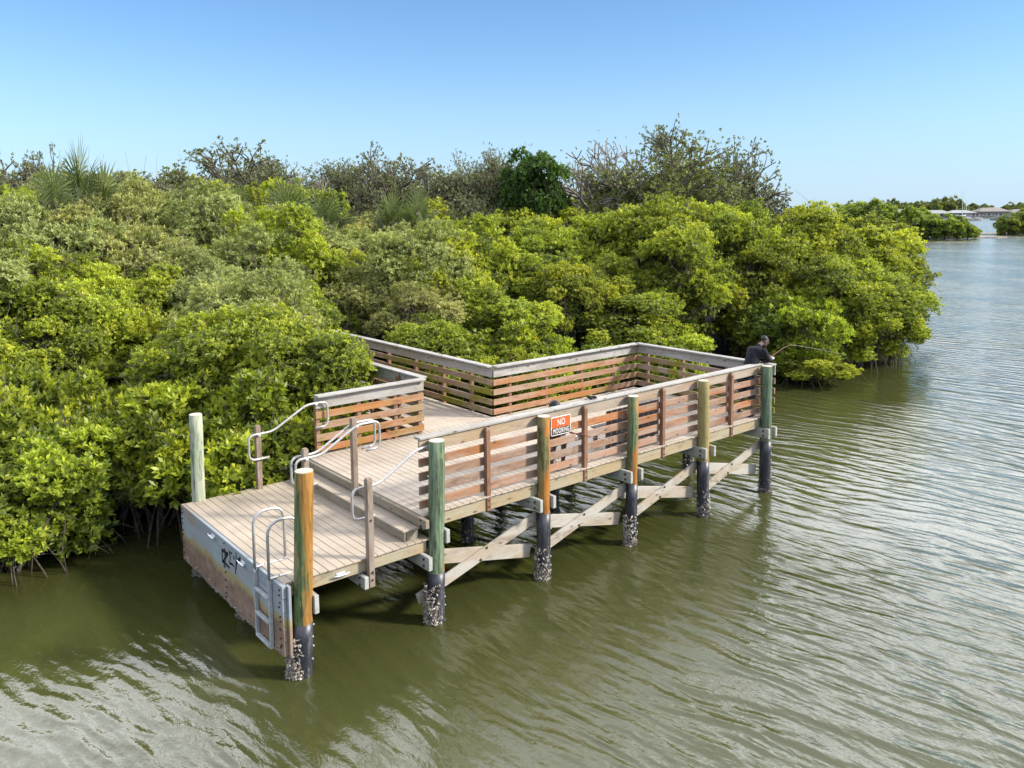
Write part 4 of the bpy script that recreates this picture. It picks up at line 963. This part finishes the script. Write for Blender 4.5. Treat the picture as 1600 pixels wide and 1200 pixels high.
def try_place(x, y, force=None, hs=1.0, V_=None):
    s = shore_dist(x, y)
    px, py, dep = proj((x, y, 2.0))
    if dep < 3 or px < -140 or px > 1720: return
    prof = np.interp(s, [-1, 0, 1.6, 4.6, 8.5, 14, 30], [1.2, 1.7, 2.7, 4.5, 5.6, 6.25, 6.7])
    if x > 18: prof *= np.interp(s, [0, 2, 5, 12], [2.15, 1.75, 1.36, 1.08])
    elif px > 560: prof *= np.interp(s, [0, 3, 7, 14], [1.22, 1.2, 1.1, 1.0])
    elif px < 480: prof *= np.interp(s, [0, 4, 10, 20], [1.0, 1.06, 1.16, 1.2])
    h = prof*rgp.uniform(.86, 1.12)*hs
    if force: h = force
    pt = proj((x, y, h)); pale = pale_here(pt[0], pt[1], rgp)
    lab = zone(px, s, pale)
    colr = tint_for(px, s, rgp); rz = rgp.uniform(0, 6.28)
    if h < 3.3: V, H0 = LOWV[rgp.integers(len(LOWV))], 2.7
    else: V, H0 = (PALEV[rgp.integers(2)] if pale else TALLV[rgp.integers(4)]), 5.4
    if h >= 3.3 and s < 3.2 and (not force or x > 18): V, H0 = SKIRTV[rgp.integers(2)], 5.4
    if h < 3.3 and s > 2.2: V = (V[0], V[1], None)
    sz = h/H0; sx = np.clip(sz, .85, 1.15)*rgp.uniform(.9, 1.1)
    if dep > 38: sx *= 1.15
    plant(V, 'mangrove', (x, y, .1), (sx, sx, sz), rz, lab, 'mangrove', lab.replace('low green mangrove', 'low green mangroves').replace(' mangrove ', ' mangroves '), colr); placed.append((x, y, h))
def build_thicket():
    for d0, d1, sp in ((10, 30, 2.15), (30, 44, 2.8), (44, 62, 4.0)):
        ys = np.arange(4, 64, sp); xs = np.arange(-16, 66, sp)
        for j, y in enumerate(ys):
            for x in xs + (sp/2 if j % 2 else 0):
                X = x+rgp.uniform(-.35, .35)*sp; Y = y+rgp.uniform(-.35, .35)*sp
                px, py, dep = proj((X, Y, 2.0))
                if not (d0 <= dep < d1): continue
                s = shore_dist(X, Y)
                if s < -.1: continue
                if abs(X-3.63) < 2.4 and Y < 12.5: continue          # boardwalk
                if Y < 6.4 and -3.5 < X < 11.6: continue
                try_place(X, Y)
build_thicket()
for x, y, h_ in EXTRA: try_place(x, y, h_)
def bush_at(px, depth, top, V, H0, width, name, label, group, color, gz=.1, sq=1.0):
    """a plant whose top shows at (px, top) when it stands `depth` metres out"""
    p = at(px, top, depth); h = p[2]-gz; return plant(V, name, (p[0], p[1], gz), (width, width*sq, h/H0), rgp.uniform(0, 6.28), label, name if name != 'mangrove' else 'mangrove', group, color)

# ------------------------------------------------------------------ taller trees on the skyline
def make_tree(seed, H, spread, mat, bark, levels=5, leaf=(.16, .04), per_tip=4, k=5, trunkH=.32, up=.35, tipspread=.32, r0=.13, ang=(22, 50), split=(2, 4), jit=.28):
    rg = np.random.default_rng(seed); b = MB(); tips = []
    def grow(p, d, L, r, lv):
        q = p + d*L; midp = p + d*L*.5 + rg.normal(0, .05*L, 3)
        b.tube([p, midp, q], [r, r*.87, r*.74], 6 if lv > 2 else 4, False)
        if lv == 0: tips.append((q, d)); return
        if lv <= 2: tips.append((q, d))
        n = rg.integers(split[0], split[1]+1)
        for i in range(n):
            a = np.radians(rg.uniform(*ang)); t = nrm(np.cross(d, nrm(rg.normal(size=3)))); nd = d*math.cos(a) + t*math.sin(a) + np.array([0, 0, up*.4]); nd[:2] *= spread; nd = nrm(nd)
            grow(q, nd, L*rg.uniform(.62, .86), r*.70, lv-1)
    L0 = H*trunkH
    for s_ in range(1 + (seed % 2)): grow(np.array([rg.normal(0, .1), rg.normal(0, .1), -.2]), nrm(np.array([rg.normal(0, .15), rg.normal(0, .15), 1.0])), L0, r0, levels)
    V = np.array(b.v); sc = H/(max(t[0][2] for t in tips)); V *= sc
    me = bpy.data.meshes.new('trunk'); me.from_pydata([tuple(v) for v in V], [], b.f); me.materials.append(bark)
    tp = np.array([t[0] for t in tips])*sc; td = np.array([t[1] for t in tips])
    if per_tip <= 0: return None, me, None
    P = np.repeat(tp, per_tip, 0) + rg.normal(0, tipspread, (len(tp)*per_tip, 3)); A = np.repeat(td, per_tip, 0) + rg.normal(0, jit*2, P.shape) + np.array([0, 0, .3])
    T = np.repeat(rg.uniform(.25, .75, len(tp)), per_tip) + rg.normal(0, .1, len(P))
    return leaves_mesh('crown', *rosettes(rg, P, A, k, leaf[0], leaf[1], (20, 85), T), mat), me, None
SPARSE = [make_tree(401+2*i, 8, 1.15, M['leaf_dull'], M['bark'], 5, (.12, .034), 4, 6, .30, .30, .13, .15) for i in range(3)]
WISPY = [make_tree(431+2*i, 8, .9, M['leaf_dull'], M['bark'], 5, (.11, .028), 7, 6, .22, .5, .20, .11) for i in range(2)]
OLIVE = [make_tree(451, 8, 1.2, M['leaf_olive'], M['bark'], 6, (.14, .038), 4, 6, .22, .25, .24, .14, split=(2, 3))]
BARE = [make_tree(471, 8, 1.3, M['leaf_dull'], M['bark_pale'], 5, (.12, .03), 1, 3, .24, .15, .2, .13, (18, 46), (2, 3))]
DULLV = [make_bush(461+i, 6.6, 2.1, 2.4, 44, DN*.55, M['leaf_dull'], L=.13, W=.03, k=7, low=-.6, rb=(.16, .32)) for i in range(2)]
DARKT = [make_bush(481, 7.5, 1.7, 2.6, 80, DN*.7, M['leaf_dark'], L=.15, W=.04, low=-.9, rb=(.24, .38))]
def make_palm(seed, trunk_h=4.6, nf=17, fr=1.0):
    rg = np.random.default_rng(seed); base, d, up, L, w, t = [], [], [], [], [], []; b2 = MB(); dry = []
    top = np.array([0, 0, trunk_h])
    for i in range(nf):
        el = np.radians(np.interp(i/nf, [0, .5, 1], [78, 25, -50])+rg.normal(0, 6)); az = i*2.399+rg.normal(0, .2); pd = np.array([math.cos(az)*math.cos(el), math.sin(az)*math.cos(el), math.sin(el)])
        st_l = rg.uniform(.55, .85)*fr; h = top + pd*st_l + np.array([0, 0, -.10*st_l]); b2.tube([top, top+pd*st_l*.5+np.array([0, 0, .04]), h], [.02, .015, .012], 4, False)
        sd_ = nrm(np.cross(pd, np.array([0, 0, 1.0]))); un = np.cross(sd_, pd)
        for j in range(24):
            a = np.radians(-120+j*10.2); q = pd*math.cos(a)+sd_*math.sin(a); droop = np.array([0, 0, -.45*abs(math.sin(a/1.4))-.22]); q = nrm(q*1.0 + un*.12 + droop)
            base.append(h); d.append(q); up.append(un); L.append(fr*rg.uniform(.75, 1.0)*(1-.25*abs(a)/2.1)); w.append(.033*fr); t.append(np.interp(i/nf, [0, .6, 1], [.75, .5, .2])+rg.normal(0, .08))
    cm = leaves_mesh('fronds', np.array(base), np.array(d), np.array(up), np.array(L), np.array(w), np.array(t), M['frond'], .6)
    base, d, up, L, w, t = [], [], [], [], [], []
    for i in range(10):
        az = rg.uniform(0, 6.28); h = top+np.array([math.cos(az)*.18, math.sin(az)*.18, -.35-rg.uniform(0, .5)])
        for j in range(14): base.append(h); d.append(nrm(np.array([math.cos(az)*.35+rg.normal(0, .2), math.sin(az)*.35+rg.normal(0, .2), -1]))); up.append(np.array([math.cos(az), math.sin(az), .2])); L.append(rg.uniform(.6, 1.1)*fr); w.append(.02); t.append(rg.uniform(0, 1))
    dm = leaves_mesh('dry_skirt', np.array(base), np.array(d), np.array(up), np.array(L), np.array(w), np.array(t), M['frond_dry'])
    b2.tube([(0, 0, -.3), (.03, 0, trunk_h*.5), (0, 0, trunk_h)], [.17, .15, .14], 9)
    tm = bpy.data.meshes.new('trunk'); tm.from_pydata(b2.v, [], b2.f); tm.materials.append(M['bark']); return cm, tm, dm
PALMS = [make_palm(501), make_palm(502, 4.6, 15)]
PP = ('fronds', 'trunk', 'dry_skirt')
def palm_at(px, top, depth, v, label, sc=1.0):
    p = at(px, top, depth); h = p[2]-.1; s = h/5.65; return plant(PALMS[v], 'palm_tree', (p[0], p[1], .1), (sc, sc, s), rgp.uniform(0, 6.28), label, 'palm tree', 'cabbage palms above the thicket', (1, 1, 1, 1), PP)
def tree_at(px, top, depth, V, width, label, group=None, name='tree', color=(1, 1, 1, 1), H0=8.0, rz=None):
    p = at(px, top, depth); h = p[2]-.2; return plant(V, name, (p[0], p[1], .2), (width, width, h/H0), rgp.uniform(0, 6.28) if rz is None else rz, label, 'tree', group, color)
exec_trees()
# ------------------------------------------------------------------ far side of the bay
def far_bush(px, base_y, top, width_px, label, group, V=None, color=(.62, .66, .8, 1), gz=.15):  # color tints the leaves bluish in place of distance haze
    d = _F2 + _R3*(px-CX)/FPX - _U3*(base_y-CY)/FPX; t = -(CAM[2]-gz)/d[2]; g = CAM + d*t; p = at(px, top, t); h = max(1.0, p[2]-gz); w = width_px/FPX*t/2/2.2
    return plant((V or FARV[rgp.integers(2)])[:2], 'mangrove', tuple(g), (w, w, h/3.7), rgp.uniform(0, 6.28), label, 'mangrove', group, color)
def gpt(px, py, z=0.0):
    d = _F2 + _R3*(px-CX)/FPX - _U3*(py-CY)/FPX; t = (z-CAM[2])/d[2]; return CAM + d*t
def flat_island(name, pts, top, label):
    P = [tuple(gpt(*p)[:2]) for p in pts]; bank(name, P, top, M['bar'], label, 'ground')
M['bar'] = plain('oyster_bar', (.20, .165, .125), .8, 0, .4, .3, .3)
flat_island('mangrove_island', [(1310, 373.5), (1420, 374), (1505, 373), (1535, 371), (1530, 365), (1440, 358), (1310, 357)], .25, 'low muddy ground under the far mangrove island')
flat_island('oyster_bar', [(1500, 372.3), (1560, 371.8), (1574, 370.8), (1540, 370.2), (1505, 371)], .18, 'low oyster bar off the tip of the far mangrove island')
flat_island('sand_spit', [(1515, 367), (1560, 366.8), (1640, 367), (1680, 366), (1680, 361), (1556, 361.5), (1556, 364.5), (1520, 365.4)], .22, 'pale sand spit under the right-hand far mangroves')
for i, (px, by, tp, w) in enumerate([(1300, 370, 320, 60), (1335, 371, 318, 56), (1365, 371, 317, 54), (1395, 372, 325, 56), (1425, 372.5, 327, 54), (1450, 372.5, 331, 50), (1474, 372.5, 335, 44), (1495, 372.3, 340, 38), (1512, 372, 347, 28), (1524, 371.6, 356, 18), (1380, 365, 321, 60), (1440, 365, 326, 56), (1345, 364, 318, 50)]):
    far_bush(px, by, tp, w, 'haze-tinted mangrove on the far island beyond the tip of the thicket' if px < 1505 else 'small low mangrove at the right tip of the far island', 'mangroves of the far island' if px < 1505 else 'mangroves at the tip of the far island', color=(.85, .92, 1.3, 1))
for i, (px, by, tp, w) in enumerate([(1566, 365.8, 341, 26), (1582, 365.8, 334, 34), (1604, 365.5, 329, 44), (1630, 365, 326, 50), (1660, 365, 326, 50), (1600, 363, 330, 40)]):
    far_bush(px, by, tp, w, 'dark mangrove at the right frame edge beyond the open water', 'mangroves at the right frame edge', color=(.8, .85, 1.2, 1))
# far shore
F0, F1 = gpt(1180, 338.6), gpt(1720, 338.6)
far = [tuple(gpt(1150, 339.5)[:2]), tuple(gpt(1500, 339.0)[:2]), tuple(gpt(1760, 338.5)[:2]), tuple(gpt(1760, 331)[:2]), tuple(gpt(1150, 332)[:2])]
bank('far_shore', far, .6, plain('far_shore_ground', (.16, .15, .10), .9, 0, .3, .05), 'low strip of land on the far side of the bay', 'ground')
rgf = np.random.default_rng(9)
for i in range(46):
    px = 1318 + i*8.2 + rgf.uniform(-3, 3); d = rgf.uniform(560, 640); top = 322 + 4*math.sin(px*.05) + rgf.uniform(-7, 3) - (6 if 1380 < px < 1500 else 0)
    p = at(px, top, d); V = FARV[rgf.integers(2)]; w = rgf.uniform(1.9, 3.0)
    plant(V[:2], 'tree', (p[0], p[1], .5), (w, w, (p[2]-.5)/3.7), rgf.uniform(0, 6.28), 'distant dark tree in the line along the far shore', 'tree', 'trees along the far shore', (.62, .62, 1.5, 1))  # bluish tree colour stands in for haze over the bay
M['wall'] = plain('pale_stucco', (.20, .18, .165), .85, 0, .05, 1); M['roof_w'] = plain('white_metal_roof', (.21, .21, .21), .6, 0, .05, 1); M['roof_t'] = plain('tan_tile_roof', (.18, .16, .14), .8, 0, .1, 1); M['glass'] = plain('dark_window_glass', (.05, .06, .07), .1, 0, .1, 1)
M['hull'] = plain('white_hull', (.26, .26, .27), .35, 0, .04, 2); M['mast'] = plain('pale_mast', (.62, .62, .63), .4, .3, .05, 3); M['dockw'] = plain('grey_dock_wood', (.33, .31, .29), .8, 0, .2, 2)
def house(px, by, w, dpt, h, rh, wallm, roofm, label, dist=None):
    t0 = at(px, by, dist); g = np.array([t0[0], t0[1], .55]); r = empty('house', tuple(g), label, 'house', rz=YAW-math.pi/2)
    b = MB(); b.box((-w/2, -dpt/2, 0), (w/2, dpt/2, h), .05); b.build('wall', M[wallm], r)
    e = .7; b = MB(); x0, x1, y0, y1 = -w/2-e, w/2+e, -dpt/2-e, dpt/2+e; k_ = min(dpt/2+e, w/2)*.8
    b.add([(x0, y0, h+.02), (x1, y0, h+.02), (x1, y1, h+.02), (x0, y1, h+.02), (x0+k_, 0, h+rh), (x1-k_, 0, h+rh)], [(0, 1, 5, 4), (1, 2, 5), (2, 3, 4, 5), (3, 0, 4), (3, 2, 1, 0)]); b.build('roof', M[roofm], r)
    n = max(3, int(w/4))
    for i in range(n):
        x = -w/2 + (i+.5)*w/n; b = MB(); b.box((x-.9, -dpt/2-.06, .8), (x+.9, -dpt/2-.005, 2.3), .02); wi = b.build('window', M['glass'], r)
        b = MB(); b.box((x-1.0, -dpt/2-.09, .68), (x+1.0, -dpt/2-.065, .79), .01); b.build('sill', M['wall'], wi)
    return r
house(1462, 331.5, 16, 9, 2.6, 2.2, 'wall', 'roof_w', 'distant low house with a white roof above the far island', 548)
house(1499, 335, 17, 10, 2.8, 1.9, 'wall', 'roof_w', 'distant long house with a pale roof beside the mast on the far shore', 545)
house(1547, 335.5, 20, 11, 3.6, 2.6, 'wall', 'roof_t', 'distant house with a tan roof and dark windows right of the mast', 545)
house(1590, 334, 13, 9, 2.8, 2.2, 'wall', 'roof_t', 'distant house with a tan roof above the right-hand mangroves', 560)
house(1415, 330, 16, 9, 3.2, 2.6, 'wall', 'roof_w', 'distant small pale roof among the far trees at left', 560)
# dock and boats on the far shore
a0, a1 = gpt(1512, 341.2), gpt(1566, 341.0); dk = empty('boat_dock', tuple(a0), 'distant grey boat dock on piles in front of the far houses', 'dock'); b = MB(); v = a1-a0
b.bar((0, 0, 1.5), (v[0], v[1], 1.5), 2.4, .35, (0, 0, 1), .03); b.build('deck', M['dockw'], dk)
for i in range(10):
    q = v*(i/9); b = MB(); b.tube([(q[0], q[1], -1), (q[0], q[1], 2.9)], .22, 8); b.build('pile', M['dockw'], dk)
def boat(px, py, L, label, mast=0.0, rz=0.0, cabin=True):
    g = gpt(px, py); r = empty('sailboat' if mast else 'motorboat', (g[0], g[1], 0), label, 'boat', rz=YAW-math.pi/2+rz); b = MB(); n = 9; ring = []
    for i in range(n):
        t = i/(n-1); x = -L/2+L*t; w = L*.16*(1-max(0, t-.45)**2*3.2); z = .9+.5*t*t; ring.append([(x, -w, z), (x, -w*.7, -.25), (x, w*.7, -.25), (x, w, z)])
    V = [p for rg_ in ring for p in rg_]; F = [(i*4+j, i*4+j+1, (i+1)*4+j+1, (i+1)*4+j) for i in range(n-1) for j in range(3)] + [(i*4+3, i*4, (i+1)*4, (i+1)*4+3) for i in range(n-1)] + [(0, 3, 2, 1), tuple((n-1)*4+j for j in range(4))]
    b.add(V, F); b.build('hull', M['hull'], r)
    if cabin: b = MB(); b.box((-L*.2, -L*.09, 1.0), (L*.18, L*.09, 1.9 if not mast else 1.55), .1); b.build('cabin', M['hull'], r)
    if mast:
        b = MB(); b.tube([(0, 0, 1.0), (0, 0, mast)], [.16, .10], 8); mo = b.build('mast', M['mast'], r); b = MB(); b.tube([(0, 0, 2.4), (-L*.38, 0, 2.5)], .12, 8); b.build('boom', M['mast'], mo)
        b = MB(); [b.tube([(0, 0, mast-.3), (x, 0, 1.3)], .03, 4) for x in (L*.48, -L*.48)]; b.build('stay', M['mast'], r)
    return r
boat(1503, 343.2, 11, 'distant sailboat whose bare mast stands against the trees above the far island', 16.5)
boat(1509, 343.0, 9, 'second distant sailboat with a shorter mast right of the tall one', 10.5, .5)
boat(1526, 344.6, 8, 'small white motorboat in front of the far dock', 0, .25)
boat(1558, 344.0, 7, 'small white motorboat at the right end of the far dock', 0, -.4)

# ------------------------------------------------------------------ small sets of look-alikes: say which one by its place
by_label = {}
for o in scene.objects:
    if o.parent is None and o.get('label') and o.get('group'): by_label.setdefault(o['label'], []).append(o)
for lab, obs in by_label.items():
    if not 2 <= len(obs) <= 4 or len(lab.split()) > 11: continue
    obs.sort(key=lambda o: proj(o.location)[0]); n = len(obs); w = {2: ['left one of two', 'right one of two'], 3: ['leftmost of three', 'middle of three', 'rightmost of three'], 4: ['leftmost of four', 'second of four from left', 'third of four from left', 'rightmost of four']}[n]
    for o, t in zip(obs, w): o['label'] = lab + ', ' + t
